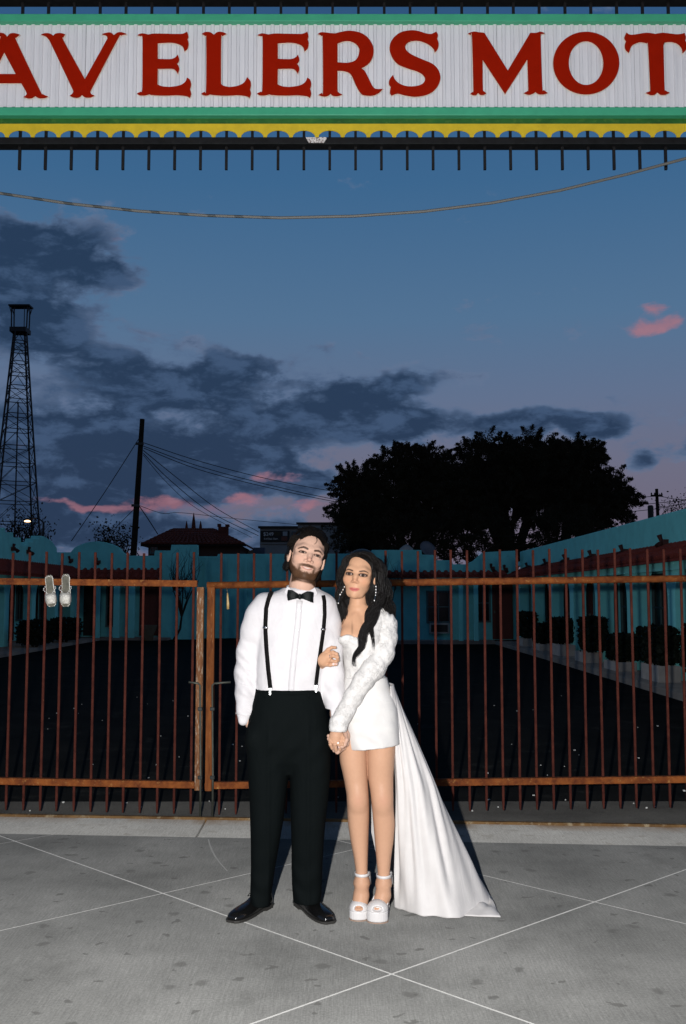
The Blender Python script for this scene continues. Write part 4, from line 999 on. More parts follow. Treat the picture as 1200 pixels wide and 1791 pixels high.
# ================================================================== FIGURES: signed-distance modelling kit
def smin(a, b_, k):
    h = np.clip(.5 + .5 * (b_ - a) / k, 0, 1); return b_ * (1 - h) + a * h - k * h * (1 - h)
class Body:
    """collects soft shapes and turns their smooth union into one continuous mesh"""
    def __init__(s): s.p = []
    def add(s, fn, lo, hi, k=.01, op='u'): s.p.append((fn, np.array(lo, float), np.array(hi, float), k, op)); return s
    def ell(s, c, r, k=.01, M=None, op='u'):
        c = np.array(c, float); r = np.array(r, float); rm = float(r.max())
        Mi = None if M is None else np.array(M.transposed(), float)
        def fn(X, Y, Z):
            x, y, z = X - c[0], Y - c[1], Z - c[2]
            if Mi is not None:
                x, y, z = (Mi[0, 0] * x + Mi[0, 1] * y + Mi[0, 2] * z, Mi[1, 0] * x + Mi[1, 1] * y + Mi[1, 2] * z, Mi[2, 0] * x + Mi[2, 1] * y + Mi[2, 2] * z)
            q = np.sqrt((x / r[0]) ** 2 + (y / r[1]) ** 2 + (z / r[2]) ** 2)
            g = np.sqrt((x / r[0] ** 2) ** 2 + (y / r[1] ** 2) ** 2 + (z / r[2] ** 2) ** 2)
            return q * (q - 1) / np.maximum(g, 1e-6)
        return s.add(fn, c - rm, c + rm, k, op)
    def chain(s, pts, k=.01, op='u'):
        for (a, ra), (b_, rb) in zip(pts[:-1], pts[1:]):
            a, b_ = np.array(a, float), np.array(b_, float); ab = b_ - a; L2 = float(ab @ ab) + 1e-12
            def fn(X, Y, Z, a=a, ab=ab, L2=L2, ra=ra, rb=rb):
                x, y, z = X - a[0], Y - a[1], Z - a[2]
                t = np.clip((x * ab[0] + y * ab[1] + z * ab[2]) / L2, 0, 1)
                return np.sqrt((x - t * ab[0]) ** 2 + (y - t * ab[1]) ** 2 + (z - t * ab[2]) ** 2) - (ra + (rb - ra) * t)
            r_ = max(ra, rb); s.add(fn, np.minimum(a, b_) - r_, np.maximum(a, b_) + r_, k, op)
        return s
    def loft(s, rows, k=.01, n=2.2, cap=.0, op='u'):
        """rows: (py, x-left px, x-right px, depth Y, half depth) read off the photo"""
        R_ = []
        for py, xl, xr, Y, hb in rows:
            a, b_ = P(xl, py, Y), P(xr, py, Y); R_.append(((a.z + b_.z) / 2, (a.x + b_.x) / 2, Y, (b_.x - a.x) / 2, hb))
        R_ = np.array(sorted(R_)); zz = np.linspace(R_[0, 0], R_[-1, 0], 160)
        ks = np.hanning(15); ks /= ks.sum()
        cols = [np.convolve(np.pad(np.interp(zz, R_[:, 0], R_[:, i]), 7, mode='edge'), ks, 'valid') for i in range(1, 5)]
        lo = [(cols[0] - cols[2]).min(), (cols[1] - cols[3]).min(), zz[0] - .01]; hi = [(cols[0] + cols[2]).max(), (cols[1] + cols[3]).max(), zz[-1] + .01]
        def fn(X, Y, Z):
            z = np.clip(Z, zz[0], zz[-1]); cx, cy, a, b_ = [np.interp(z, zz, c) for c in cols]
            q = ((np.abs(X - cx) / a) ** n + (np.abs(Y - cy) / b_) ** n) ** (1 / n)
            d = (q - 1) * np.minimum(a, b_)
            return np.maximum(d, np.maximum(zz[0] - Z, Z - zz[-1]))
        return s.add(fn, lo, hi, k, op)
    def mesh(s, name, h=.004, fine=(), disp=None, cuts=()):
        m = .012
        lo = np.min([p[1] for p in s.p if p[4] == 'u'], 0) - m; hi = np.max([p[2] for p in s.p if p[4] == 'u'], 0) + m
        axs = []
        for ax in range(3):
            pts = [lo[ax]]
            while pts[-1] < hi[ax]:
                st = h
                for (fl, fh, fs) in fine:
                    if fl[ax] <= pts[-1] <= fh[ax]: st = min(st, fs)
                pts.append(pts[-1] + st)
            axs.append(np.array(pts, np.float32))
        X, Y, Z = axs
        f = np.full((len(X), len(Y), len(Z)), .05, np.float32)
        for fn, l, h_, k, op in s.p:
            e = k + .01
            i0, i1 = [np.searchsorted(A, v) for A, v in ((X, l[0] - e), (X, h_[0] + e))]; j0, j1 = [np.searchsorted(A, v) for A, v in ((Y, l[1] - e), (Y, h_[1] + e))]
            k0, k1 = [np.searchsorted(A, v) for A, v in ((Z, l[2] - e), (Z, h_[2] + e))]
            if i1 <= i0 or j1 <= j0 or k1 <= k0: continue
            d = fn(X[i0:i1, None, None], Y[None, j0:j1, None], Z[None, None, k0:k1]).astype(np.float32)
            cur = f[i0:i1, j0:j1, k0:k1]
            if op == 'u': f[i0:i1, j0:j1, k0:k1] = smin(cur, d, k)
            else: f[i0:i1, j0:j1, k0:k1] = -smin(-cur, d, k)
        for fn in cuts: f = np.maximum(f, fn(X[:, None, None], Y[None, :, None], Z[None, None, :]).astype(np.float32))
        V, F = nets(f, X, Y, Z)
        if disp is not None: V = disp(V)
        return V, F
def nets(f, xs, ys, zs):
    s = f < 0
    c = np.zeros(tuple(n - 1 for n in f.shape), np.uint8)
    for i in (0, 1):
        for j in (0, 1):
            for k in (0, 1): c += s[i:f.shape[0] - 1 + i, j:f.shape[1] - 1 + j, k:f.shape[2] - 1 + k]
    act = (c > 0) & (c < 8); I, J, K = np.nonzero(act)
    cor = [(0, 0, 0), (1, 0, 0), (0, 1, 0), (1, 1, 0), (0, 0, 1), (1, 0, 1), (0, 1, 1), (1, 1, 1)]
    val = [f[I + a, J + b_, K + d] for a, b_, d in cor]
    acc = np.zeros((len(I), 3)); cnt = np.zeros(len(I))
    for a, b_ in ((0, 1), (2, 3), (4, 5), (6, 7), (0, 2), (1, 3), (4, 6), (5, 7), (0, 4), (1, 5), (2, 6), (3, 7)):
        va, vb = val[a], val[b_]; m = (va < 0) != (vb < 0)
        t = np.where(m, va / np.where(m, va - vb, 1), 0)
        A = np.stack([xs[I + cor[a][0]], ys[J + cor[a][1]], zs[K + cor[a][2]]], 1); B = np.stack([xs[I + cor[b_][0]], ys[J + cor[b_][1]], zs[K + cor[b_][2]]], 1)
        acc += np.where(m[:, None], A + (B - A) * t[:, None], 0); cnt += m
    V = acc / cnt[:, None]
    idm = np.full(c.shape, -1, np.int32); idm[act] = np.arange(len(I))
    faces = []
    def quads(sa, sb, sl):
        d = sa != sb; i, j, k = np.nonzero(d); return i, j, k, sa[i, j, k]
    i, j, k, ins = quads(s[:-1, 1:-1, 1:-1], s[1:, 1:-1, 1:-1], 0); j = j + 1; k = k + 1
    q = np.stack([idm[i, j - 1, k - 1], idm[i, j, k - 1], idm[i, j, k], idm[i, j - 1, k]], 1); faces.append(np.where(ins[:, None], q, q[:, ::-1]))
    i, j, k, ins = quads(s[1:-1, :-1, 1:-1], s[1:-1, 1:, 1:-1], 0); i = i + 1; k = k + 1
    q = np.stack([idm[i - 1, j, k - 1], idm[i - 1, j, k], idm[i, j, k], idm[i, j, k - 1]], 1); faces.append(np.where(ins[:, None], q, q[:, ::-1]))
    i, j, k, ins = quads(s[1:-1, 1:-1, :-1], s[1:-1, 1:-1, 1:], 0); i = i + 1; j = j + 1
    q = np.stack([idm[i - 1, j - 1, k], idm[i, j - 1, k], idm[i, j, k], idm[i - 1, j, k]], 1); faces.append(np.where(ins[:, None], q, q[:, ::-1]))
    return V, np.concatenate(faces)
def smooth_mesh(V, F, it=1, lam=.5):
    n = len(V)
    for _ in range(it):
        acc = np.zeros_like(V); cnt = np.zeros(n)
        for a, b_ in ((0, 1), (1, 2), (2, 3), (3, 0)):
            np.add.at(acc, F[:, a], V[F[:, b_]]); np.add.at(cnt, F[:, a], 1); np.add.at(acc, F[:, b_], V[F[:, a]]); np.add.at(cnt, F[:, b_], 1)
        V = V + lam * (acc / np.maximum(cnt, 1)[:, None] - V)
    return V
def with_colors(me, col):
    at = me.color_attributes.new('Col', 'FLOAT_COLOR', 'POINT')
    at.data.foreach_set('color', np.concatenate([col, np.ones((len(col), 1))], 1).astype(np.float32).ravel())
    return me
def bvh(V, F): return BVHTree.FromPolygons([tuple(v) for v in V], [tuple(int(i) for i in f) for f in F])
def hit(tree_, px, py, back=0.0, far=None):                # point of a surface seen at a photo position
    d = ray(px, py).normalized(); h = tree_.ray_cast(Vector((0, 0, CAMZ)), d)
    if h[0] is None: return None
    return h[0] - d * back
def pr(px): return px * 4.92 / FPX                         # photo pixels to metres at the couple

def skin_mat(name, rough=.42):
    m = bpy.data.materials.new(name); m.use_nodes = True; t = m.node_tree; b = NB(t); p = t.nodes['Principled BSDF']
    a = b.n('ShaderNodeAttribute'); a.attribute_name = 'Col'
    g = b.n('ShaderNodeNewGeometry').outputs['Position']
    col = b.mix(.10, a.outputs['Color'], b.ramp(b.noise(g, 70, 5, .6), [(.3, (.55, .35, .3, 1)), (.7, (1, .9, .85, 1))]), 'MULTIPLY')
    b.put(p.inputs['Base Color'], col); p.inputs['Roughness'].default_value = rough; p.inputs['Specular IOR Level'].default_value = .09
    bn = b.n('ShaderNodeBump'); bn.inputs['Strength'].default_value = .12; bn.inputs['Distance'].default_value = .002
    b.put(bn.inputs['Height'], b.noise(g, 500, 3, .6)); t.links.new(bn.outputs[0], p.inputs['Normal'])
    return m
m_skin = skin_mat('skin')
def cloth_mat(name, c, rough=.8, fold=.25, fscale=(7, 7, 16), weave=.15, sheen=.0, spec=.2, lace=0.0):
    m = bpy.data.materials.new(name); m.use_nodes = True; t = m.node_tree; b = NB(t); p = t.nodes['Principled BSDF']
    p.inputs['Roughness'].default_value = rough; p.inputs['Specular IOR Level'].default_value = spec; p.inputs['Sheen Weight'].default_value = sheen
    g = b.n('ShaderNodeNewGeometry').outputs['Position']
    n = b.noise(g, 20, 5, .6)
    col = b.ramp(n, [(.3, tuple(x * .94 for x in c) + (1,)), (.7, c + (1,))])
    h = b.m('MULTIPLY', b.noise(b.vm('MULTIPLY', g, fscale), 1.0, 4, .55, .6), fold)
    h = b.m('ADD', h, b.m('MULTIPLY', b.noise(g, 900, 2, .5), weave * .05))
    if lace:
        vo = b.n('ShaderNodeTexVoronoi', feature='DISTANCE_TO_EDGE'); vo.inputs['Scale'].default_value = 62
        b.put(vo.inputs['Vector'], b.vm('ADD', g, b.vm('MULTIPLY', b.noise(g, 45, 4, .6, out='Color'), (.03, .03, .03))))
        ed = b.step(vo.outputs['Distance'], .02, .17)
        pat = b.m('MULTIPLY', ed, b.step(b.noise(g, 24, 5, .6), .42, .56))
        col = b.mix(b.m('MULTIPLY', pat, lace), col, (.42, .39, .37, 1))
        h = b.m('ADD', h, b.m('MULTIPLY', pat, -.10))
    b.put(p.inputs['Base Color'], col)
    bn = b.n('ShaderNodeBump'); bn.inputs['Strength'].default_value = .85; bn.inputs['Distance'].default_value = .02
    b.put(bn.inputs['Height'], h); t.links.new(bn.outputs[0], p.inputs['Normal'])
    return m
m_shirt = cloth_mat('white shirt cotton', (.61, .588, .592), .85, .5, (9, 9, 6))
m_trou = cloth_mat('black green suiting', (.0028, .0043, .0045), .85, .45, (9, 9, 3.5), spec=.06)
m_dress = cloth_mat('ivory crepe', (.64, .62, .595), .75, .26, (8, 8, 14))
m_lace = cloth_mat('ivory lace', (.65, .63, .605), .8, .16, (14, 14, 14), lace=.22)
m_satin = cloth_mat('ivory satin train', (.62, .595, .575), .55, .20, (22, 12, 3), spec=.3)
m_leather = mat('polished black leather', (.006, .006, .006), .16, .5, var=.1)
m_sole = mat('dark shoe sole', (.03, .028, .025), .5, .4)
m_strap = mat('black elastic', (.005, .0045, .0045), .7, .06)
m_silk = mat('black silk', (.004, .0055, .0055), .45, .10, bump=.2, bscale=300)
m_clip = mat('nickel clip', (.6, .6, .6), .25, .5, 1.0)
m_hairb = mat('black hair', (.0055, .0045, .0042), .33, .17, var=.35, scale=60, bump=.8, bscale=1, stretch=(260, 260, 26))
m_hairm = mat('dark brown hair', (.0075, .0058, .0048), .42, .09, var=.35, scale=60, bump=.8, bscale=1, stretch=(150, 60, 260))
m_pearl = mat('pearl', (.85, .83, .80), .2, .6)
m_patent = mat('white patent leather', (.64, .615, .60), .35, .4, var=.03)
m_ring = mat('silver ring', (.9, .88, .85), .15, .5, 1.0)

def head_frame(eye_px, Y, roll, yaw, pitch, sc):
    """rotation whose columns are viewer-right, front, up of the head; origin behind the eyes"""
    base = Matrix(((1, 0, 0), (0, -1, 0), (0, 0, 1))).transposed()        # local y (front) points at the camera
    M = Matrix.Rotation(roll, 3, 'Y') @ Matrix.Rotation(yaw, 3, 'Z') @ Matrix.Rotation(pitch, 3, 'X') @ base
    O = P(eye_px[0], eye_px[1], Y) - (M @ Vector((0, .075 * sc, 0)))
    return M, O, sc
def head_shapes(B, H, man):
    M, O, sc = H
    W_ = lambda x, y, z: tuple(O + M @ (Vector((x, y, z)) * sc))
    E = lambda c, r, k, op='u': B.ell(W_(*c), [v * sc for v in r], k, M, op)
    E((0, -.022, .036), (.075, .096, .084), .012)
    E((0, .022, -.028), (.064 if man else .062, .062, .083 if man else .077), .03)
    jw = .043 if man else .035
    for s_ in (-1, 1):
        B.chain([(W_(s_ * jw, -.008, -.048), .023 * sc if man else .020 * sc), (W_(s_ * jw * .60, .040, -.090), .019 * sc if man else .015 * sc), (W_(0, .056, -.100 if man else -.096), .018 * sc if man else .0140 * sc)], .025)
        E((s_ * .042, .046, -.026), (.024, .024, .022), .02)
        E((s_ * .080, -.012, -.014), (.010, .020, .031), .008)
        E((s_ * .084, -.008, -.010), (.006, .010, .018), .006, 's')
        B.chain([(W_(s_ * .012, .071, .019), .0075 * sc), (W_(s_ * .034, .063, .022), .008 * sc), (W_(s_ * .055, .043, .016), .008 * sc)], .024)
        E((s_ * .034, .100, -.001), (.019, .022, .0125), .014, 's')
        E((s_ * .034, .0655, -.001), (.0135, .0125, .0125), .004)
        E((s_ * (.0135 if man else .0115), .080, -.037), (.0085 if man else .0072, .0095, .0068), .006)
    B.chain([(W_(0, .072, .012), .0085 * sc), (W_(0, .084, -.012), .0085 * sc), (W_(0, .0965 if man else .0925, -.031), (.0098 if man else .0084) * sc)], .012)
    E((0, .056, -.066), (.030, .026, .028), .02)
    lw = .024; zo = 0 if man else -.004
    B.chain([(W_(-lw, .066, -.0680 + zo), .0030 * sc), (W_(-.006, .0775, -.0650 + zo), (.0055 if man else .0042) * sc), (W_(.006, .0775, -.0650 + zo), (.0055 if man else .0042) * sc), (W_(lw, .066, -.0680 + zo), .0030 * sc)], .006)
    B.chain([(W_(-lw * .85, .066, -.0715 + zo), .0035 * sc), (W_(0, .0755, -.0755 + zo), (.0065 if man else .0050) * sc), (W_(lw * .85, .066, -.0715 + zo), .0035 * sc)], .006)
    E((0, .063, -.103 if man else -.098), (.017 if man else .014, .014, .014 if man else .012), .015)
def face_colors(V, H, base, man):
    M, O, sc = H
    L = (V - np.array(O)) @ np.array(M) / sc
    x, y, z = L.T; ax = np.abs(x)
    col = np.tile(np.array(base), (len(V), 1))
    ss = lambda e0, e1, t: (lambda u: u * u * (3 - 2 * u))(np.clip((t - e0) / (e1 - e0), 0, 1))
    def lay(c, m): col[:] = col * (1 - m[:, None]) + np.array(c) * m[:, None]
    near = (np.abs(z) < .17) & (ax < .12) & (np.abs(y) < .14)
    front = (near & (y > .01)).astype(float)
    nz = np.random.default_rng(5).random(len(V))
    # warm cheeks, nose and ears
    blush = np.exp(-(((ax - .042) / .022) ** 2 + ((z + .032) / .018) ** 2)) * front
    lay((base[0] * .98, base[1] * .74, base[2] * .68), blush * (.35 if man else .45))
    lay((base[0] * .98, base[1] * .72, base[2] * .66), np.exp(-((x / .014) ** 2 + ((z + .03) / .014) ** 2)) * front * (.5 if man else .35))
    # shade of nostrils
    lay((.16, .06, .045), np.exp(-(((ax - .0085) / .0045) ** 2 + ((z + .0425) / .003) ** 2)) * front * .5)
    # brows
    if man:
        bz = .0160 + .0050 * np.exp(-((ax - .034) / .014) ** 2) - .003 * ss(.045, .06, ax); th = .0060 - .0026 * ss(.034, .056, ax) - .0012 * ss(.022, .012, ax)
        lay((.05, .03, .021), (1 - ss(.6, 1.15, np.abs(z - bz) / th)) * ss(.010, .016, ax) * (1 - ss(.054, .062, ax)) * front * .95)
    else:
        bz = .0150 + .0050 * np.exp(-((ax - .038) / .015) ** 2) - .003 * ss(.048, .06, ax); th = .0047 - .0020 * ss(.034, .056, ax) - .001 * ss(.022, .012, ax)
        lay((.045, .025, .018), (1 - ss(.5, 1.2, np.abs(z - bz) / th)) * ss(.011, .018, ax) * (1 - ss(.054, .062, ax)) * front * .92)
    # eyes: socket shade painted round the lids, her make-up, lashes, white, iris
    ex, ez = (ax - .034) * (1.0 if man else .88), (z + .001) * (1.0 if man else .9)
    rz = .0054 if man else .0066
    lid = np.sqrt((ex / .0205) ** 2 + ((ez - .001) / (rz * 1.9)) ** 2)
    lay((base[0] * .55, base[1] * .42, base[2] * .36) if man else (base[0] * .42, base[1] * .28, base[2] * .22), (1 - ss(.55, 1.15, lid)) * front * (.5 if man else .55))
    eye = np.sqrt((ex / (.0142 if man else .0150)) ** 2 + (ez / rz) ** 2)
    lay((.03, .018, .014), (1 - ss(1.05, 1.5, eye)) * ss(-.004, .001, ez + .002) * front * (.9 if man else 1.0))
    lay((.03, .018, .014), (1 - ss(1.0, 1.3, eye)) * front * (.5 if man else .8))
    lay((.30, .21, .165) if man else (.33, .24, .20), (1 - ss(.75, .95, eye)) * front)
    iris = np.sqrt((ex) ** 2 + (ez - .0005) ** 2)
    lay((.022, .014, .010), (1 - ss(.0062, .0084, iris)) * (1 - ss(.85, 1.0, eye)) * front)
    if not man:                                   # winged liner
        wing = np.exp(-(((ax - .051) / .006) ** 2 + ((z - .0025 - (ax - .047) * .45) / .0024) ** 2)); lay((.03, .016, .012), wing * front * .9)
    # mouth
    lip = np.sqrt((x / (.0280 if man else .0280)) ** 2 + ((z + (.0705 if man else .0745) - .0028 * (x / .02) ** 2) / (.0080 if man else .0098)) ** 2)
    lay((.36, .155, .125) if man else (.42, .115, .10), (1 - ss(.75, 1.08, lip)) * front * (.75 if man else .95))
    line = np.sqrt((x / .023) ** 2 + ((z + .0738 - .0042 * (x / .022) ** 2) / .0014) ** 2)
    if man:
        tee = np.sqrt((x / .0205) ** 2 + ((z + .0690 - .0050 * (x / .02) ** 2) / .0026) ** 2)
        lay((.52, .42, .36), (1 - ss(.7, 1.1, tee)) * front)
    else: lay((.16, .05, .045), (1 - ss(.6, 1.2, line)) * front * .8)
    if man:
        # beard: jaw, chin and moustache, ragged upper edge
        top = np.interp(y, [-.03, .002, .014, .030, .050, .066, .08], [.03, .012, -.032, -.053, -.066, -.078, -.084])
        jaw = ss(.006, -.006, z - top - .004 * (nz - .5)) * ss(-.030, -.012, y)
        jaw = jaw * ss(-.130, -.112, z - .35 * np.minimum(y - .02, 0)) * (1 - ss(.071, .076, ax)) * ss(-.016, -.002, y)
        mus = np.exp(-((ax / .037) ** 4)) * ss(-.0665, -.0610, z + .12 * np.maximum(ax - .012, 0)) * (1 - ss(-.0515, -.046, z + .10 * ax)) 
        side = np.exp(-(((ax - .0325) / .0080) ** 2)) * (1 - ss(-.058, -.050, z)) * ss(-.11, -.095, z)
        keep = np.clip(ss(.92, 1.15, lip), 0, 1)
        m = np.clip(np.maximum(np.maximum(jaw * ss(-.0965, -.085, -z - .17 + 0 * x) if False else jaw, mus * .9), side * .85), 0, 1) * keep * (near)
        # bare cheek between moustache corner and jaw line, and below the lip
        cheek = np.exp(-(((ax - .036) / .007) ** 2 + ((z + .062) / .010) ** 2)); m = m * (1 - .35 * cheek)
        und = np.exp(-(((ax - .014) / .007) ** 2 + ((z + .0855) / .0045) ** 2)); m = m * (1 - .5 * und)
        dark = .45 + .55 * nz
        bc = np.stack([.066 * dark + .010, .031 * dark + .005, .0135 * dark + .003], 1)
        mm = np.clip(m * (1.15 + .35 * (nz - .5)), 0, .97)[:, None]
        edge = ss(.10, .13, -z)                    # darker under the chin
        bc = bc * (1 - .45 * edge[:, None])
        col[:] = col * (1 - mm) + bc * mm
    if man: return col, m
    return col
def hand_nails(col, V, tips, r_):
    for t in tips:
        d = np.linalg.norm(V - np.array(t), axis=1); m = np.clip(1.3 - d / r_, 0, 1)[:, None]; col[:] = col * (1 - m) + np.array((.80, .58, .54)) * m
    return col
def finger(B, pts, r0, r1):                       # bent finger through photo points
    q = [tuple(P(*p)) for p in pts]; n = len(q)
    B.chain([(a, r0 + (r1 - r0) * i / (n - 1)) for i, a in enumerate(q)], .004)

def strip_on(tree_, path, wpx, lift, th, name, m_, parent, sub=5):
    """band lying on a garment: photo path projected onto its surface"""
    pts = []
    for (x0_, y0_), (x1_, y1_) in zip(path[:-1], path[1:]):
        for k in range(sub): t = k / sub; pts.append((x0_ + (x1_ - x0_) * t, y0_ + (y1_ - y0_) * t))
    pts.append(path[-1])
    L_, R2 = [], []; lastd = None
    for i, (x, y) in enumerate(pts):
        a = pts[max(i - 1, 0)]; b_ = pts[min(i + 1, len(pts) - 1)]; tx, ty = b_[0] - a[0], b_[1] - a[1]; l = math.hypot(tx, ty); nx, ny = -ty / l, tx / l
        for s_, lst in ((-1, L_), (1, R2)):
            h = hit(tree_, x + s_ * nx * wpx / 2, y + s_ * ny * wpx / 2, lift)
            if h is None: h = P(x + s_ * nx * wpx / 2, y + s_ * ny * wpx / 2, lst[-1].y if lst else 4.84)
            lst.append(h)
    for lst in (L_, R2):                            # keep the band taut: it bridges hollows
        for _ in range(6):
            for i in range(1, len(lst) - 1): mid = (lst[i - 1] + lst[i + 1]) / 2; lst[i].y = min(lst[i].y, (mid.y + lst[i].y) / 2)
    mb = MB(); n = len(L_); off = Vector((0, th, 0))
    mb.add(L_ + R2 + [p + off for p in L_] + [p + off for p in R2],
           [(i, i + 1, n + i + 1, n + i) for i in range(n - 1)] + [(2 * n + i + 1, 2 * n + i, 3 * n + i, 3 * n + i + 1) for i in range(n - 1)] +
           [(i, 2 * n + i, 2 * n + i + 1, i + 1) for i in range(n - 1)] + [(n + i, n + i + 1, 3 * n + i + 1, 3 * n + i) for i in range(n - 1)] +
           [(0, n, 3 * n, 2 * n), (n - 1, 3 * n - 1, 4 * n - 1, 2 * n - 1)])
    return mb.build(name, m_, parent, smooth=True)
def mesh_obj(name, VF, m_, parent, colors=None, sub=0):
    me = npmesh(name, VF[0], VF[1], True)
    if colors is not None: with_colors(me, colors)
    return link(name, me, m_, parent)
def strands(name, bundles, m_, parent, seed=3):
    """locks of hair: tubes that follow guide curves with a wave of their own"""
    rr = np.random.default_rng(seed); VV, FF = [], []; off = 0
    for g, spread, num, rad, wave, wl in bundles:
        g = np.array(g, float)
        seg = np.concatenate([[0], np.cumsum(np.linalg.norm(np.diff(g, axis=0), axis=1))]); Lg = seg[-1]; seg /= Lg
        n = max(8, int(Lg / .016)); t = np.linspace(0, 1, n)
        # smooth guide
        G_ = np.stack([np.interp(t, seg, g[:, i]) for i in range(3)], 1)
        for _ in range(3): G_[1:-1] = (G_[:-2] + 2 * G_[1:-1] + G_[2:]) / 4
        T = np.gradient(G_, axis=0); T /= np.linalg.norm(T, axis=1, keepdims=True) + 1e-9
        A = np.cross(T, np.array([0, 1.0, .2])); A /= np.linalg.norm(A, axis=1, keepdims=True) + 1e-9; Bv = np.cross(A, T)
        sp = np.interp(t, np.linspace(0, 1, len(spread)), spread)
        for _ in range(num):
            u = rr.normal(size=2); u /= max(1.0, np.linalg.norm(u) / 1.6); ph = rr.uniform(0, 6.28) * .45; le = rr.uniform(.78, 1.05)
            w = wave * np.sin(2 * np.pi * t * Lg / wl + ph) * np.minimum(1, t * 3)
            w2 = wave * .6 * np.cos(2 * np.pi * t * Lg / wl * 1.07 + ph) * np.minimum(1, t * 3)
            C_ = G_ + A * (u[0] * sp * .62 + w)[:, None] + Bv * (u[1] * sp * .5 + w2)[:, None]
            m = max(5, int(n * min(1, le))); C_ = C_[:m]; tt = np.linspace(0, 1, m)
            r_ = rad * (.75 + .5 * rr.random()) * np.clip((1.02 - tt ** 3), .08, 1)
            Ta = np.gradient(C_, axis=0); Ta /= np.linalg.norm(Ta, axis=1, keepdims=True) + 1e-9
            a = np.cross(Ta, np.array([.1, 1.0, .3])); a /= np.linalg.norm(a, axis=1, keepdims=True) + 1e-9; b_ = np.cross(Ta, a)
            ns = 5
            ring = np.stack([C_ + (a * math.cos(2 * math.pi * j / ns) + b_ * math.sin(2 * math.pi * j / ns)) * r_[:, None] for j in range(ns)], 1).reshape(-1, 3)
            idx = np.arange(m - 1)[:, None] * ns + np.arange(ns)[None]; nx = np.arange(m - 1)[:, None] * ns + (np.arange(ns)[None] + 1) % ns
            FF.append(np.stack([idx, nx, nx + ns, idx + ns], -1).reshape(-1, 4) + off); VV.append(ring); off += len(ring)
    return link(name, npmesh(name, np.concatenate(VV), np.concatenate(FF), True), m_, parent)

def ring_loft(secs, n=20):
    """closed skin through rings of points"""
    mb = MB(); k = len(secs)
    vs = [v for r_ in secs for v in r_]; m = len(secs[0])
    fs = [(i * m + j, i * m + (j + 1) % m, (i + 1) * m + (j + 1) % m, (i + 1) * m + j) for i in range(k - 1) for j in range(m)]
    fs.append(tuple(range(m - 1, -1, -1))); fs.append(tuple(range((k - 1) * m, k * m)))
    return mb.add(vs, fs)

# ================================================================== THE MAN
YM_ = 4.95
man = thing('person', 'person in white shirt, black suspenders and bow tie with one hand in his pocket', 'person', (P(508, 1600, 4.9).x, 4.92, 0), 'couple in front of the gate')
HM = head_frame((542.5, 968.5), 4.835, R(14), R(10), R(-9), 1.08)
SK_M = (.525, .335, .250)
Mm, Om, scm = HM
Wm = lambda x, y, z: tuple(Om + Mm @ (Vector((x, y, z)) * scm))
B = Body(); head_shapes(B, HM, True)
# neck into the chest, slim torso, arms and legs under the clothes
B.chain([(Wm(0, -.022, -.055), .058), (tuple(P(529, 1022, 4.93)), .060), (tuple(P(525, 1048, 4.96)), .068)], .02)
B.loft([(1045, 480, 565, 4.96, .07), (1080, 462, 575, 4.96, .095), (1150, 462, 562, 4.96, .09), (1210, 462, 552, 4.96, .085), (1300, 450, 562, 4.96, .09)], .03)
pw = lambda px, py, Y: tuple(P(px, py, Y))
B.chain([(pw(468, 1062, 4.95), .05), (pw(434, 1160, 4.97), .04), (pw(430, 1235, 4.94), .026), (pw(438, 1262, 4.94), .026), (pw(452, 1290, 4.93), .03), (pw(458, 1318, 4.93), .025)], .02)
B.chain([(pw(565, 1070, 4.95), .05), (pw(578, 1165, 4.95), .04), (pw(589, 1250, 4.90), .028), (pw(594, 1275, 4.885), .026)], .02)
B.chain([(pw(470, 1300, 4.96), .075), (pw(466, 1430, 4.95), .055), (pw(458, 1572, 4.95), .04)], .03)
B.chain([(pw(545, 1300, 4.96), .075), (pw(541, 1430, 4.95), .055), (pw(539, 1568, 4.95), .04)], .03)
# his left hand, closed round hers: back of the hand on the right, fingers wrapping below and to the left
B.chain([(pw(596, 1274, 4.885), .026), (pw(602, 1287, 4.875), .027), (pw(603, 1299, 4.868), .024)], .012)
finger(B, [(604, 1284, 4.85), (606, 1294, 4.822), (603, 1302, 4.812), (598, 1306, 4.81)], .0115, .0095)      # thumb
for k, (a, b_, c) in enumerate((((602, 1304, 4.87), (592, 1314.5, 4.84), (580, 1304, 4.822)), ((602, 1308, 4.87), (590, 1316, 4.842), (577, 1298, 4.826)), ((599, 1309, 4.885), (585, 1312.5, 4.852), (575, 1292, 4.838)), ((597, 1304, 4.89), (582, 1305, 4.862), (574.5, 1287, 4.848)))):
    finger(B, [a, b_, c], .0098, .0082)
hb = P(542, 968, 4.85)
V, F = B.mesh('body', .0052, fine=[((Om.x - .13, Om.y - .16, Om.z - .16), (Om.x + .13, Om.y + .16, Om.z + .15), .0016), (tuple(P(570, 1322, 4.90)), tuple(P(612, 1274, 4.90) + Vector((0, .02, 0))), .0028)])
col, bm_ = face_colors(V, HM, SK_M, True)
Lh = (V - np.array(Om)); Lh /= np.linalg.norm(Lh, axis=1, keepdims=True) + 1e-9
V = V + Lh * (bm_ * (.0035 + .0018 * rng.random(len(V))))[:, None]
mesh_obj('body', (V, F), m_skin, man, col)
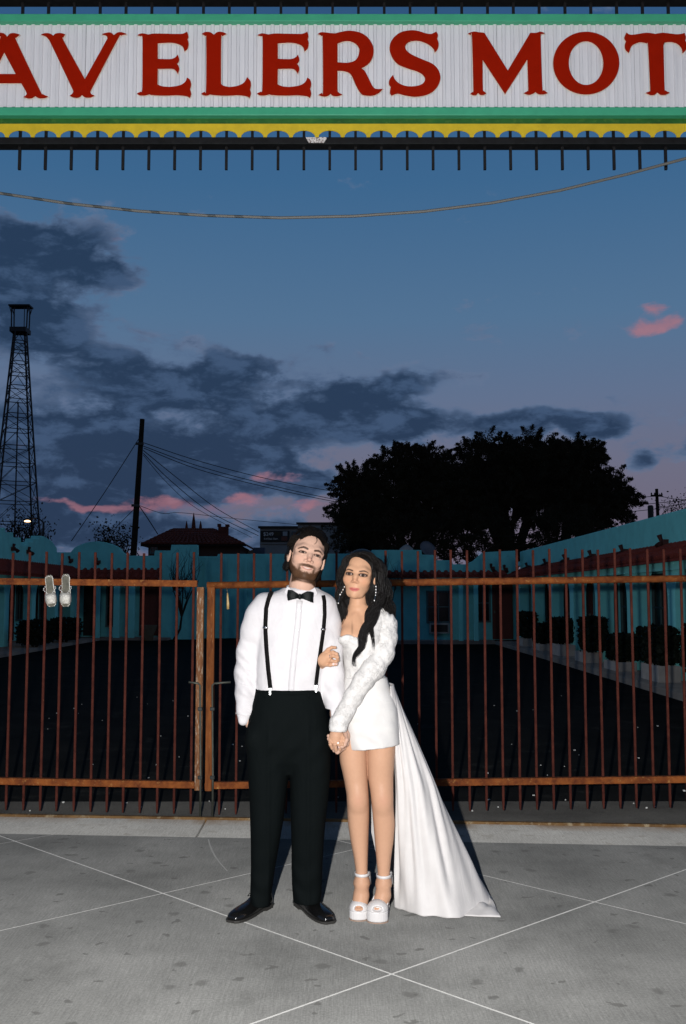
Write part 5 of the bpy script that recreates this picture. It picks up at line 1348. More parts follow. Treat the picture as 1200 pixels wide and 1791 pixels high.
# --- shirt
B = Body()
B.loft([(1028, 499, 553, 4.955, .060), (1034, 483, 566, 4.955, .078), (1041, 464, 580, 4.955, .098), (1054, 454, 588, 4.955, .115), (1080, 450, 590, 4.955, .126), (1110, 449, 586, 4.955, .128), (1150, 449, 577, 4.955, .125), (1185, 448, 570, 4.955, .120), (1212, 446, 566, 4.955, .118), (1240, 446, 566, 4.955, .115)], .03, 2.3)
def pchain(lst): return [(pw(x, y, Y), pr(r_)) for x, y, r_, Y in lst]
B.chain(pchain([(464, 1058, 22, 4.955), (454, 1078, 23.5, 4.955), (445, 1102, 22, 4.96), (435, 1140, 19.5, 4.97), (430.5, 1178, 19, 4.97), (430, 1212, 16.8, 4.945), (429, 1240, 13.2, 4.93), (425.5, 1260, 9, 4.92)]), .03)
B.chain(pchain([(566, 1066, 24, 4.955), (573, 1090, 23, 4.955), (577, 1135, 22, 4.95), (580, 1180, 21.5, 4.945), (585, 1215, 19, 4.925), (589, 1243, 16.5, 4.905), (592, 1266, 14, 4.89)]), .022)
def folds_shirt(V):
    x, y, z = V.T; f = np.zeros(len(V))
    armL = np.clip((-.40 - x) / .04, 0, 1); armR = np.clip((x + .105) / .03, 0, 1)
    elb = np.exp(-((z - 1.14) / .16) ** 2)
    f += .0035 * np.sin(z * 95 + x * 60 + 2.2 * np.sin(x * 22 + z * 9)) * (armL + armR) * elb
    f += .0028 * np.sin(x * 70 + z * 22 + 2 * np.sin(z * 11)) * np.clip(1.25 - z, 0, .25) * 4
    f += .0022 * np.sin(x * 46 - z * 30 + 1.5 * np.sin(z * 15 + x * 8))
    c = np.stack([x * 0, -np.ones_like(x), x * 0], 1)
    return V + c * f[:, None]
V, F = B.mesh('shirt', .0055, disp=folds_shirt, cuts=[lambda X, Y, Z: (P(520, 1238, 4.95).z - Z) + 0 * X + 0 * Y - np.where(np.abs(X + .22) > .16, 1, 0)])
V = smooth_mesh(V, F, 1, .4)
shirt = mesh_obj('shirt', (V, F), m_shirt, man); st = bvh(V, F)
# button placket, buttons, cuffs
pl = strip_on(st, [(524, 1050), (521, 1090), (515, 1140), (511, 1180), (509, 1210)], 11, .0022, .002, 'placket', m_shirt, shirt); pl.location = (0, 0, 0)
for x, y in ((523, 1068), (519.5, 1102), (516, 1136), (512.5, 1170)):
    h = hit(st, x, y, .006); o = MB().tube([h, h + Vector((0, .005, 0))], .0045, 12).build('button', m_pearl, shirt, smooth=False); o.location = (0, 0, 0)
# collar: standing band and two folded points
ctr = P(526, 1026, 4.945); mb = MB(); n = 30; vs = []
for a in range(n):
    th = 2 * math.pi * a / n; fr = (1 + math.sin(-th)) / 2      # fr=1 towards the camera
    rx, ry = pr(25.5), .074
    for zo, rr_ in ((-.028 - .018 * fr, 1.10), (.016 - .024 * fr, .98), (.014 - .024 * fr, .93), (-.026 - .018 * fr, 1.02)):
        vs.append((ctr.x + rx * rr_ * math.cos(th), ctr.y + ry * rr_ * math.sin(th), ctr.z + zo))
mb.add(vs, [(a * 4 + j, ((a + 1) % n) * 4 + j, ((a + 1) % n) * 4 + (j + 1) % 4, a * 4 + (j + 1) % 4) for a in range(n) for j in range(4)])
col_ = mb.build('collar', m_shirt, man, smooth=True)
for pts in ([(503, 1025, 4.880), (521, 1041, 4.853), (508, 1049, 4.845), (497, 1036, 4.872)], [(551, 1027, 4.880), (529, 1042, 4.853), (543, 1050, 4.845), (556, 1038, 4.872)]):
    q = [P(*p) for p in pts]; o2 = Vector((0, .006, -.001)); m5 = len(q)
    cf = MB().add(q + [p + o2 for p in q], [tuple(range(m5)), tuple(range(2 * m5 - 1, m5 - 1, -1))] + [(i, m5 + i, m5 + (i + 1) % m5, (i + 1) % m5) for i in range(m5)]).build('collar_point', m_shirt, col_, bevel=.002)
    cf.location = (0, 0, 0)
# --- bow tie
bt = P(524.5, 1043.5, 4.822)
def bow(sx):
    secs = []
    for t, h, y in ((.0, .35, -.004), (.22, .55, -.012), (.55, .86, -.016), (.85, 1.0, -.012), (1.0, .97, -.006)):
        xx = bt.x + sx * (.004 + .058 * t); zc = bt.z + .006 * math.sin(t * 3) - sx * .005 * t; hh = .026 * h; nt_ = 12; ringp = []
        for j in range(nt_):
            a = 2 * math.pi * j / nt_; zz = hh * math.sin(a); yy = .0095 * math.cos(a) * (1 + .35 * math.cos(3 * a)) - (.004 * math.cos(zz / hh * 6.5) if t < .9 else 0)
            ringp.append((xx + (.004 * abs(math.sin(a)) if t == 1.0 else 0), bt.y + y + yy, zc + zz))
        secs.append(ringp)
    return ring_loft(secs)
bo = bow(-1).build('bow_tie', m_silk, man, smooth=True)
w2 = bow(1).build('wing', m_silk, bo, smooth=True); w2.location = (0, 0, 0)
kn = Body(); kn.ell((bt.x, bt.y - .012, bt.z), (.0105, .012, .014), .003); o = mesh_obj('knot', kn.mesh('knot', .0022), m_silk, bo); o.location = (0, 0, 0)
# --- suspenders
for nm, path, wd, clip_ in (('left', [(476, 1034), (469.5, 1048), (465.5, 1064), (464, 1098), (466, 1135), (469, 1170), (473, 1205)], 7.4, (472.5, 1209)), ('right', [(565.5, 1041), (567.5, 1052), (568, 1075), (566, 1101), (560.5, 1140), (556, 1170), (552.5, 1199)], 6.8, (553, 1204))):
    sp = strip_on(st, path, wd, .006, .003, 'suspender', m_strap, man)
    ad = strip_on(st, [(path[3][0] - .2, path[3][1] - 2), (path[3][0] - .2, path[3][1] + 1.5)], wd + 2, .009, .003, 'adjuster', m_clip, sp, 2); ad.location = (0, 0, 0)
    h = hit(st, clip_[0], clip_[1] - 4, .014); cb = MB().box(h.x - .009, h.x + .009, h.y - .004, h.y + .004, h.z - .008, h.z + .006).box(h.x - .006, h.x + .006, h.y - .007, h.y + .003, h.z - .03, h.z - .008).build('clip', m_clip, sp, bevel=.002); cb.location = (0, 0, 0)
for path in ([(413, 1246), (421, 1250), (430, 1252), (440, 1250)], [(419, 1160), (427, 1170), (436, 1173)], [(413, 1190), (422, 1197), (433, 1199)]):
    o = strip_on(st, path, 1.3, .0035, .002, 'sleeve_fold' if path[0][1] < 1240 else 'cuff_edge', m_shirt, shirt); o.location = (0, 0, 0)
# --- trousers
B = Body()
B.loft([(1204, 446, 566, 4.955, .128), (1212, 445, 567, 4.955, .130), (1235, 439, 570, 4.955, .134), (1260, 434, 574, 4.955, .138), (1300, 433, 576, 4.955, .130), (1330, 445, 565, 4.955, .100), (1350, 462, 548, 4.955, .055)], .04, 2.3)
B.loft([(1255, 440, 502, 4.955, .10), (1290, 431, 508, 4.955, .122), (1340, 433, 506, 4.955, .115), (1400, 437, 500, 4.945, .098), (1440, 438, 495, 4.94, .090), (1480, 439, 488, 4.95, .082), (1520, 439, 481, 4.955, .076), (1555, 438, 476, 4.955, .074), (1580, 438, 473, 4.95, .074)], .02, 2.4)
B.loft([(1255, 512, 570, 4.955, .10), (1290, 508, 578, 4.955, .122), (1340, 508, 579, 4.955, .115), (1400, 508, 574, 4.945, .098), (1440, 509, 569, 4.94, .090), (1480, 510, 566, 4.95, .082), (1520, 510, 564, 4.955, .076), (1550, 511, 563, 4.955, .074), (1576, 513, 561, 4.95, .074)], .02, 2.4)
B.ell(pw(444, 1292, 4.90), (.035, .05, .055), .03)           # the hand pushed into the pocket
def folds_tr(V):
    x, y, z = V.T
    f = .004 * np.sin(z * 58 + x * 24 + 2 * np.sin(x * 30 + z * 6)) * np.clip((.42 - z) / .3, 0, 1)
    f += .003 * np.sin(z * 40 - x * 50 + 1.5 * np.sin(z * 9)) * np.exp(-((z - .82) / .13) ** 2)
    f += .006 * np.exp(-((x - np.where(x < -.27, -.355, -.165)) / .008) ** 2) * np.clip((1.0 - z) / .2, 0, 1)     # pressed crease
    return V + np.stack([x * 0, -f, x * 0], 1)
V, F = B.mesh('trousers', .006, disp=folds_tr); V = smooth_mesh(V, F, 1, .4)
tro = mesh_obj('trousers', (V, F), m_trou, man); tt = bvh(V, F)
wb2 = strip_on(tt, [(447, 1207.5), (470, 1210.5), (510, 1212.5), (545, 1210.5), (566, 1206)], 8, .0018, .002, 'waistband', m_trou, tro, 6); wb2.location = (0, 0, 0)
for x, y in ((463, 1216), (540, 1217)):
    o = strip_on(tt, [(x, y - 9), (x, y + 5)], 3, .004, .002, 'belt_loop', m_trou, tro, 3); o.location = (0, 0, 0)
o = strip_on(tt, [(449, 1222), (443, 1245), (436, 1268)], 1.6, .003, .002, 'pocket_edge', m_trou, tro, 5); o.location = (0, 0, 0)
# --- derby shoes
def derby(heel, toe, label):
    heel, toe = Vector((heel.x, heel.y, 0)), Vector((toe.x, toe.y, 0)); f = (toe - heel); L = f.length; f.normalize(); s_ = Vector((f.y, -f.x, 0))
    prof = [(0.0, .020, .060), (.03, .030, .074), (.10, .036, .086), (.20, .037, .090), (.32, .037, .094), (.42, .039, .084), (.52, .044, .068), (.65, .049, .064), (.78, .0485, .060), (.88, .044, .056), (.95, .036, .049), (1.0, .020, .036)]
    secs = []
    for t, w, h in prof:
        c = heel + f * (t * L); rg = []
        for j in range(18):
            a = 2 * math.pi * j / 18; cx_, sz_ = math.cos(a), math.sin(a)
            x_ = w * math.copysign(abs(cx_) ** .8, cx_); z_ = .022 + (h - .022) * max(0, sz_) ** .85 if sz_ > 0 else .022 - .004 * abs(sz_)
            rg.append(c + s_ * x_ + Vector((0, 0, z_ + (.004 if t < .3 else 0))))
        secs.append(rg)
    sh = ring_loft(secs).build('shoe', m_leather, man, smooth=True); sh['label'] = label
    md = sh.modifiers.new('smooth', 'SUBSURF'); md.levels = md.render_levels = 1
    outl = [(t, w * 1.04 + .0015) for t, w, h in prof]
    pol = [heel + f * (t * L * 1.012 - .001) + s_ * w for t, w in outl] + [heel + f * (t * L * 1.012 - .001) - s_ * w for t, w in outl[::-1]]
    o = MB().prism([(p.x, p.y) for p in pol], 'z', .010, .021).build('sole', m_sole, sh, bevel=.002); o.location = (0, 0, 0)
    hp = [heel + f * (t * L) + s_ * w * q for t, w, q in ((0, .020, 1), (.05, .033, 1), (.25, .036, 1), (.25, .036, -1), (.05, .033, -1), (0, .020, -1))]
    o = MB().prism([(p.x, p.y) for p in hp], 'z', .0, .0102).build('heel', m_sole, sh); o.location = (0, 0, 0)
    for k in range(4):
        t = .36 + .055 * k; z = .0935 - .0115 * k - .002; c = heel + f * (t * L); hw = .019
        o = MB().tube([c - s_ * hw + Vector((0, 0, z - .005)), c + f * .006 + Vector((0, 0, z + .003)), c + s_ * hw + f * .008 + Vector((0, 0, z - .005))], .0022, 6).build('lace', m_strap, sh, smooth=True); o.location = (0, 0, 0)
    for d in (-1, 1):
        c = heel + f * (.36 * L); o = MB().tube([c + Vector((0, 0, .094)), c + s_ * d * .02 + f * .012 + Vector((0, 0, .098)), c + s_ * d * .036 + f * .02 + Vector((0, 0, .078)), c + s_ * d * .03 + f * .004 + Vector((0, 0, .076))], .002, 6).build('lace', m_strap, sh, smooth=True); o.location = (0, 0, 0)
derby(G(471, 1584), G(404, 1618), 'black polished shoe turned outward under the hanging sleeve')
derby(G(521, 1580), G(577, 1620), 'black polished shoe next to the white platforms')
# --- hair: swept back off the forehead, fuller on top
B = Body()
E = lambda c, r_, k=.01, op='u': B.ell(Wm(*c), [v * scm for v in r_], k, Mm, op)
E((0, -.036, .042), (.082, .096, .082)); E((.004, .000, .084), (.058, .050, .022), .03)
E((-.072, -.045, .01), (.022, .05, .055), .02); E((.072, -.045, .01), (.024, .052, .06), .02); E((0, -.085, -.02), (.07, .05, .08), .03)
E((-.076, -.04, -.055), (.016, .03, .03), .02); E((.06, -.05, -.06), (.03, .035, .045), .02)
E((.003, .074, -.022), (.068, .078, .098), .008, 's')
V, F = B.mesh('hair', .004)
hair = mesh_obj('hair', (V, F), m_hairm, man)
bd = []; rr = random.Random(5)
def sk(x, y, z, lift=0.0):                    # a point just off the scalp
    v = Vector((x / .083, (y + .034) / .098, (z - .052) / .088)); v.normalize(); v *= 1.0 + lift
    return Wm(v.x * .083, v.y * .098 - .034, v.z * .088 + .052)
for k in range(15):                           # front roll
    x = -.052 + .104 * k / 14; zf = .086 - 9 * (x * x)
    bd.append(([sk(x, .052, zf, .0), sk(x * 1.04 + .006, .044, zf + .014, .045), sk(x * 1.12 + .014, .0, .12, .03), sk(x * 1.18 + .016, -.06, .10, .03), sk(x * 1.1, -.11, .05, .04)], [.008, .012, .013, .010, .004], 26, .0026, .0045, .11))
for s_ in (-1, 1):                            # sides over the ears
    for k in range(9):
        y0_ = .035 - .012 * k
        bd.append(([sk(s_ * .068, y0_, .075, .02), sk(s_ * .085, y0_ - .02, .05, .07), sk(s_ * .09, y0_ - .05, .015, .06), sk(s_ * .08, y0_ - .07, -.03, .08), Wm(s_ * .07, -.07 - .002 * k, -.07)], [.008, .010, .011, .009, .004], 20, .0026, .006, .09))
for k in range(6):
    bd.append(([sk(-.07, -.05, .02, .05), Wm(-.083, -.055, -.03 - .006 * k), Wm(-.082 - .002 * k, -.045, -.075 - .003 * k)], [.012, .010, .004], 9, .0032, .005, .06))
bd.append(([sk(.012, .058, .085, .03), Wm(.020, .079, .066), Wm(.016, .084, .052), Wm(.006, .086, .043)], [.0015, .0015, .001, .0005], 5, .0011, .001, .09))
bd.append(([sk(-.035, .05, .09, .03), Wm(-.050, .058, .066), Wm(-.055, .058, .05), Wm(-.062, .05, .042)], [.003, .003, .002, .0005], 6, .0013, .001, .09))
o = strands('lock', bd, m_hairm, hair, 4); o.location = (0, 0, 0)
# short beard hairs standing off the jaw

# ================================================================== THE WOMAN
wom = thing('person', 'person in short ivory lace dress with long train and platform heels, long dark hair', 'person', (P(645, 1600, 4.9).x, 4.93, 0), 'couple in front of the gate')
HW = head_frame((623.0, 1004.6), 4.86, R(6.5), R(-11), R(-2), 1.0)
SK_W = (.51, .292, .180)
Mw, Ow, scw = HW
Ww = lambda x, y, z: tuple(Ow + Mw @ (Vector((x, y, z)) * scw))
B = Body(); head_shapes(B, HW, False)
B.chain([(Ww(0, -.022, -.055), .040), (tuple(P(626, 1055, 4.96)), .037), (tuple(P(628, 1074, 4.985)), .046)], .02)
# chest and shoulders
B.loft([(1062, 612, 645, 4.985, .05), (1072, 600, 662, 4.985, .065), (1082, 594, 670, 4.985, .080), (1095, 595, 670, 4.98, .092), (1110, 599, 668, 4.97, .105), (1130, 602, 666, 4.97, .10), (1180, 608, 666, 4.97, .075), (1230, 608, 678, 4.97, .08), (1270, 612, 685, 4.97, .08)], .03)
B.ell(pw(609, 1112, 4.912), (.038, .036, .042), .03); B.ell(pw(645, 1112, 4.912), (.040, .036, .042), .03)
B.chain([(pw(632, 1100, 4.885), .006), (pw(622, 1078, 4.925), .012)], .02)
# legs
B.loft([(1290, 593, 642.5, 4.96, .085), (1330, 594, 642.5, 4.955, .080), (1360, 601, 643, 4.95, .072), (1388, 606, 645, 4.945, .062), (1408, 607, 646, 4.945, .060), (1440, 608.5, 645.5, 4.96, .060), (1470, 613, 644.5, 4.965, .054), (1500, 619, 643.5, 4.96, .043), (1526, 622.5, 643, 4.955, .036), (1545, 620, 645, 4.945, .038)], .012)
B.loft([(1290, 641, 693, 4.955, .085), (1330, 641.5, 690, 4.95, .080), (1360, 643.5, 688, 4.95, .072), (1388, 648, 688, 4.94, .062), (1408, 650, 688, 4.94, .060), (1440, 653, 691, 4.955, .060), (1470, 655.5, 688.5, 4.96, .054), (1500, 658, 684, 4.955, .043), (1529, 661, 681.5, 4.95, .036), (1548, 659, 683, 4.94, .038)], .004)
for x, y in ((626, 1397), (669, 1399)): B.ell(pw(x, y, 4.901), (.028, .020, .040), .045)
# feet in the platforms: heel high, instep sloping down to the toes
for ax_, tx, yt in ((633, 628, 4.856), (671, 661, 4.838)):
    B.chain([(pw(ax_, 1545, 4.955), .034), (pw(ax_ - 1, 1566, 4.915), .034), (pw((ax_ + tx) / 2 - .5, 1579, 4.905), .032), (pw(tx, 1588, 4.885), .026)], .02)
    B.chain([(pw(ax_, 1545, 4.96), .032), (pw(ax_ + 1, 1566, 4.985), .028)], .02)
    for k, dx in enumerate((-8.5, -4.6, -.8, 3, 7.5)):
        B.chain([(pw(tx + dx * .8, 1589, yt + .027), .0085), (pw(tx + dx * .62, 1590.5, yt), .0065 + (.003 if abs(dx) > 6 and ((dx > 0) == (tx < 640)) else 0))], .003)
# arms
B.chain([(pw(664, 1082, 4.975), .042), (pw(668, 1140, 4.93), .036), (pw(652, 1170, 4.87), .034), (pw(612, 1232, 4.845), .026), (pw(593, 1270, 4.838), .022)], .02)
B.chain([(pw(602, 1085, 4.985), .036), (pw(588, 1150, 5.03), .032), (pw(572, 1165, 4.97), .026), (pw(562, 1160, 4.89), .023)], .02)
# her right hand, slipped through his arm: palm at the left, fingers lying over his sleeve
B.chain([(pw(562, 1161, 4.885), .024), (pw(566, 1155, 4.862), .028), (pw(573, 1149, 4.850), .024)], .012)
B.ell(pw(569, 1152, 4.856), (.028, .014, .034), .012)
finger(B, [(567, 1143, 4.855), (574, 1136, 4.840), (580, 1132.5, 4.836), (586.5, 1132.5, 4.842)], .0092, .0070)
finger(B, [(574, 1143, 4.846), (582, 1140.5, 4.828), (589, 1144, 4.832), (591, 1149, 4.846)], .0092, .0074)
finger(B, [(575, 1149, 4.844), (583, 1147, 4.824), (590.5, 1150, 4.830), (591.5, 1155, 4.846)], .0094, .0076)
finger(B, [(574, 1156, 4.846), (581, 1156, 4.828), (588, 1157, 4.834), (589, 1161, 4.85)], .0090, .0074)
finger(B, [(570, 1163, 4.852), (577, 1163.5, 4.836), (583, 1162, 4.834), (588, 1162.5, 4.842)], .0084, .0068)
# her left hand, knuckles to the camera, fingers laced down into his
B.chain([(pw(592, 1272, 4.838), .0225), (pw(588, 1286, 4.828), .026), (pw(587, 1295, 4.826), .024)], .012)
B.ell(pw(587.5, 1290, 4.826), (.032, .017, .034), .012)
for (x0_, x1_, x2_, y2) in ((577.5, 578, 581, 1309), (584, 586, 588, 1312), (590.5, 593, 595, 1311), (596, 599, 600, 1307)):
    finger(B, [(x0_, 1293, 4.824), (x1_, 1302, 4.806), (x2_, y2, 4.818)], .0088, .0072)
finger(B, [(596, 1282, 4.83), (601, 1291, 4.815), (602, 1299, 4.813)], .0090, .0074)
V, F = B.mesh('body', .0052, fine=[((Ow.x - .12, Ow.y - .14, Ow.z - .15), (Ow.x + .12, Ow.y + .14, Ow.z + .13), .0015), (tuple(P(556, 1318, 4.86) - Vector((0, .05, 0))), tuple(P(606, 1128, 4.88)), .0029)])
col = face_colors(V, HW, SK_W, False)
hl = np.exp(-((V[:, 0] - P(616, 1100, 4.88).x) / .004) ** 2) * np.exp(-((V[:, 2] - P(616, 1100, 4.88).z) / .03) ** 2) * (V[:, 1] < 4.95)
col = col * (1 - .45 * hl[:, None])  # crease shade painted into the chest skin above the neckline
legs = np.clip((.95 - V[:, 2]) / .05, 0, 1)[:, None]; col = col * (1 - legs) + legs * col * np.array((1.0, 1.02, 1.06))
knee = (np.exp(-((V[:, 2] - P(627, 1398, 4.9).z) / .035) ** 2) * np.exp(-((np.abs(V[:, 0] - P(649, 1398, 4.9).x) - pr(21)) / .03) ** 2) * (V[:, 1] < 4.95))[:, None]
col = col * (1 - .25 * knee) + .25 * knee * np.array((.52, .24, .17))
col = hand_nails(col, V, [P(590.5, 1148, 4.838), P(588.5, 1160.5, 4.835), P(583.5, 1161.5, 4.828), P(591.5, 1307, 4.806)], .007)
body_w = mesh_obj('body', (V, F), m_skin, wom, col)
# --- dress: bodice, skirt
B = Body()
B.loft([(1097, 597, 668, 4.972, .104), (1110, 596, 669, 4.965, .120), (1130, 598, 669, 4.96, .116), (1150, 600, 669, 4.965, .106), (1175, 602, 672, 4.97, .094), (1192, 602, 676, 4.97, .094)], .02, 2.2)
B.ell(pw(608, 1116, 4.893), (.046, .046, .044), .02); B.ell(pw(646, 1117, 4.893), (.048, .046, .044), .02)
B.chain([(pw(664, 1074, 4.975), .040), (pw(659, 1092, 4.935), .040), (pw(650, 1112, 4.905), .044)], .03)
cz = P(620, 1111, 4.88).z
V, F = B.mesh('bodice', .0045, cuts=[lambda X, Y, Z: Z - (cz + .016 * np.exp(-((np.abs(X - P(627, 1110, 4.88).x) - .052) / .030) ** 2) - .012 + 3.0 * np.clip(X - P(641, 1100, 4.88).x, 0, .06)) + 0 * Y])
V = smooth_mesh(V, F, 1, .4); mesh_obj('bodice', (V, F), m_lace, wom)
B = Body()
B.loft([(1184, 602, 677, 4.97, .098), (1196, 600, 680, 4.97, .104), (1215, 597, 688, 4.965, .114), (1240, 598, 695, 4.96, .124), (1270, 602, 698, 4.96, .126), (1316, 606, 699.5, 4.955, .122)], .02, 2.3)
hz0, hz1 = P(607, 1315.5, 4.84), P(698, 1306.5, 4.84)
def skirt_fold(V):
    x, y, z = V.T; lo = np.clip((1.0 - z) / .15, 0, 1)
    return V + np.stack([x * 0, -(.0022 * np.sin(x * 60 + z * 20 + np.sin(z * 30)) + .0016 * np.sin(z * 85 + x * 30)) * (.4 + lo), x * 0], 1)
V, F = B.mesh('skirt', .0045, disp=skirt_fold, cuts=[lambda X, Y, Z: (hz0.z + (hz1.z - hz0.z) * (X - hz0.x) / (hz1.x - hz0.x)) - Z + 0 * Y])
V = smooth_mesh(V, F, 1, .3); mesh_obj('skirt', (V, F), m_dress, wom)
# sleeves: puffed at the shoulder, gathered at the wrist
B = Body()
B.chain(pchain([(668, 1082, 15, 4.96), (675, 1092, 19, 4.95), (674, 1115, 20, 4.93), (669, 1143, 19.5, 4.905), (654, 1168, 19.5, 4.875), (636, 1190, 17, 4.855), (618, 1219, 15.5, 4.846), (604, 1245, 14.5, 4.84), (593, 1264, 14.5, 4.838), (591, 1275, 15, 4.838)]), .02)
def puff(V):
    x, y, z = V.T
    f = .0016 * np.sin(z * 110 + x * 70) * np.sin(x * 90 - z * 60 + 1) + .0008 * np.sin(x * 190) * np.sin(z * 170)
    sh = np.exp(-((z - P(672, 1075, 4.9).z) / .035) ** 2) * np.sin(x * 210) * .005
    d = np.stack([f * .6, -f, sh], 1); return V + d
ce = P(591, 1279, 4.84).z
V, F = B.mesh('sleeve', .0042, disp=puff, cuts=[lambda X, Y, Z: (ce - .05 * (X - P(591, 1279, 4.84).x)) - Z + 0 * Y])
o = mesh_obj('sleeve', (V, F), m_lace, wom)
B = Body(); B.chain(pchain([(604, 1084, 16, 4.99), (594, 1115, 17, 5.02), (589, 1150, 14, 5.04), (572, 1166, 12, 4.985)]), .02)
mesh_obj('sleeve', B.mesh('sleeve', .006), m_lace, wom)
# rings
def ring(px, py, Y, r_, ax_):
    c = P(px, py, Y); ax_ = Vector(ax_).normalized(); a = ax_.orthogonal().normalized(); b_ = ax_.cross(a)
    o = MB().tube([c + (a * math.cos(t) + b_ * math.sin(t)) * r_ for t in [2 * math.pi * k / 16 for k in range(17)]], .0019, 6, cap=False).build('ring', m_ring, wom, smooth=True)
ring(578, 1148, 4.835, .0102, (1, -.4, .1)); ring(591.5, 1298, 4.815, .0098, (.15, -.3, -1))
c = P(591.5, 1300, 4.802); MB().lathe((c.x, c.y, c.z - .005), [(.002, 0), (.0055, .005), (.004, .010)], 8).build('ring_stone', m_pearl, wom)
# --- train: an overskirt hung from the back of the waist and spread on the ground to the right
def catm(p, t):
    n = len(p) - 1; i = min(int(t * n), n - 1); u = t * n - i; a, b_, c, d = p[max(i - 1, 0)], p[i], p[i + 1], p[min(i + 2, n)]
    return .5 * (2 * b_ + (c - a) * u + (2 * a - 5 * b_ + 4 * c - d) * u * u + (3 * b_ - a - 3 * c + d) * u ** 3)
top = [P(x, y, Y) for x, y, Y in ((683, 1200, 4.895), (688, 1198, 4.93), (687, 1196, 4.99), (679, 1194, 5.05), (665, 1194, 5.09), (645, 1195, 5.09))]
mid = [P(x, y, Y) for x, y, Y in ((691, 1385, 4.985), (716, 1385, 4.93), (755, 1375, 4.99), (754, 1372, 5.12), (705, 1400, 5.17), (640, 1415, 5.14))]
bot = [Vector(v) for v in (G(690, 1588), G(735, 1602), G(800, 1605), G(862, 1575), G(795, 1545), G(672, 1556))]
bot[2].x += .02
NU, NV = 110, 90; gridp = []
for j in range(NV + 1):
    v = j / NV; rowp = []
    for i in range(NU + 1):
        u = i / NU; a, b_, c = catm(top, u), catm(mid, u), catm(bot, u)
        q = a * (1 - v) * (1 - 2 * v) + b_ * 4 * v * (1 - v) + c * v * (2 * v - 1) if False else (a.lerp(b_, v / .49) if v < .49 else b_.lerp(c, (v - .49) / .51))
        rowp.append(q)
    gridp.append(rowp)
Gd = np.array([[tuple(q) for q in r_] for r_ in gridp])
for _ in range(10): Gd[1:-1] = (Gd[:-2] + 2 * Gd[1:-1] + Gd[2:]) / 4
uu = np.linspace(0, 1, NU + 1)[None, :]; vv = np.linspace(0, 1, NV + 1)[:, None]
dU = np.gradient(Gd, axis=1); dV = np.gradient(Gd, axis=0); N_ = np.cross(dU, dV); N_ /= np.linalg.norm(N_, axis=2, keepdims=True) + 1e-9
fold = (.55 * np.sin(2 * np.pi * (5.2 * uu + .35 * np.sin(2.2 * vv + 1))) + .45 * np.sin(2 * np.pi * (9.1 * uu - .5 * vv) + 1.3) + .25 * np.sin(2 * np.pi * 15 * uu + 5 * vv))
amp = (.004 + .009 * np.sin(np.pi * np.minimum(vv, .93) * .62) ** 1.3) * np.minimum(1, vv * 5) * np.clip((1.02 - vv) * 5, 0.25, 1)
Gd = Gd + N_ * (fold * amp)[:, :, None]
# hem puddles and crumples where it meets the ground
pud = np.clip((vv - .86) / .14, 0, 1)
Gd[:, :, 1] -= (.010 * pud * (1 + np.sin(2 * np.pi * 6 * uu)))
Gd[:, :, 2] = np.maximum(Gd[:, :, 2], .006 + .002 * pud[:, :] * (1 + np.sin(2 * np.pi * 11 * uu + 2)))
m_ = NU + 1; idx = np.arange((NV + 1) * m_).reshape(NV + 1, m_)
Fq = np.stack([idx[:-1, :-1], idx[:-1, 1:], idx[1:, 1:], idx[1:, :-1]], -1).reshape(-1, 4)
tr_ = link('train', npmesh('train', Gd.reshape(-1, 3), Fq), m_satin, wom); so = tr_.modifiers.new('thick', 'SOLIDIFY'); so.thickness = .003; so.offset = 0
# the flipped corner of the hem lying on the pavement
NU2, NV2 = 40, 18; A2 = []
e0 = [G(690, 1590), G(740, 1601), G(800, 1604), G(845, 1606), G(876, 1607)]; e1_ = [G(715, 1585), G(760, 1590), G(810, 1588), G(836, 1576), G(852, 1572)]
for j in range(NV2 + 1):
    for i in range(NU2 + 1):
        u, v = i / NU2, j / NV2; q = catm(e0, u).lerp(catm(e1_, u), v)
        q.z = .008 + .055 * u * v * (1 - v * .4) * (1 + .5 * math.sin(9 * u + 5 * v)) * (1 if u < .97 else .6) + .008 * math.sin(23 * u + 7 * v) * v + .012 * math.sin(math.pi * v) * abs(math.sin(14 * u - 6 * v)) * u
        A2.append(tuple(q))
m2 = NU2 + 1; idx = np.arange((NV2 + 1) * m2).reshape(NV2 + 1, m2); Fq = np.stack([idx[:-1, :-1], idx[:-1, 1:], idx[1:, 1:], idx[1:, :-1]], -1).reshape(-1, 4)
th_ = link('train_hem', npmesh('train_hem', A2, Fq), m_satin, wom); so = th_.modifiers.new('thick', 'SOLIDIFY'); so.thickness = .003; so.offset = 0
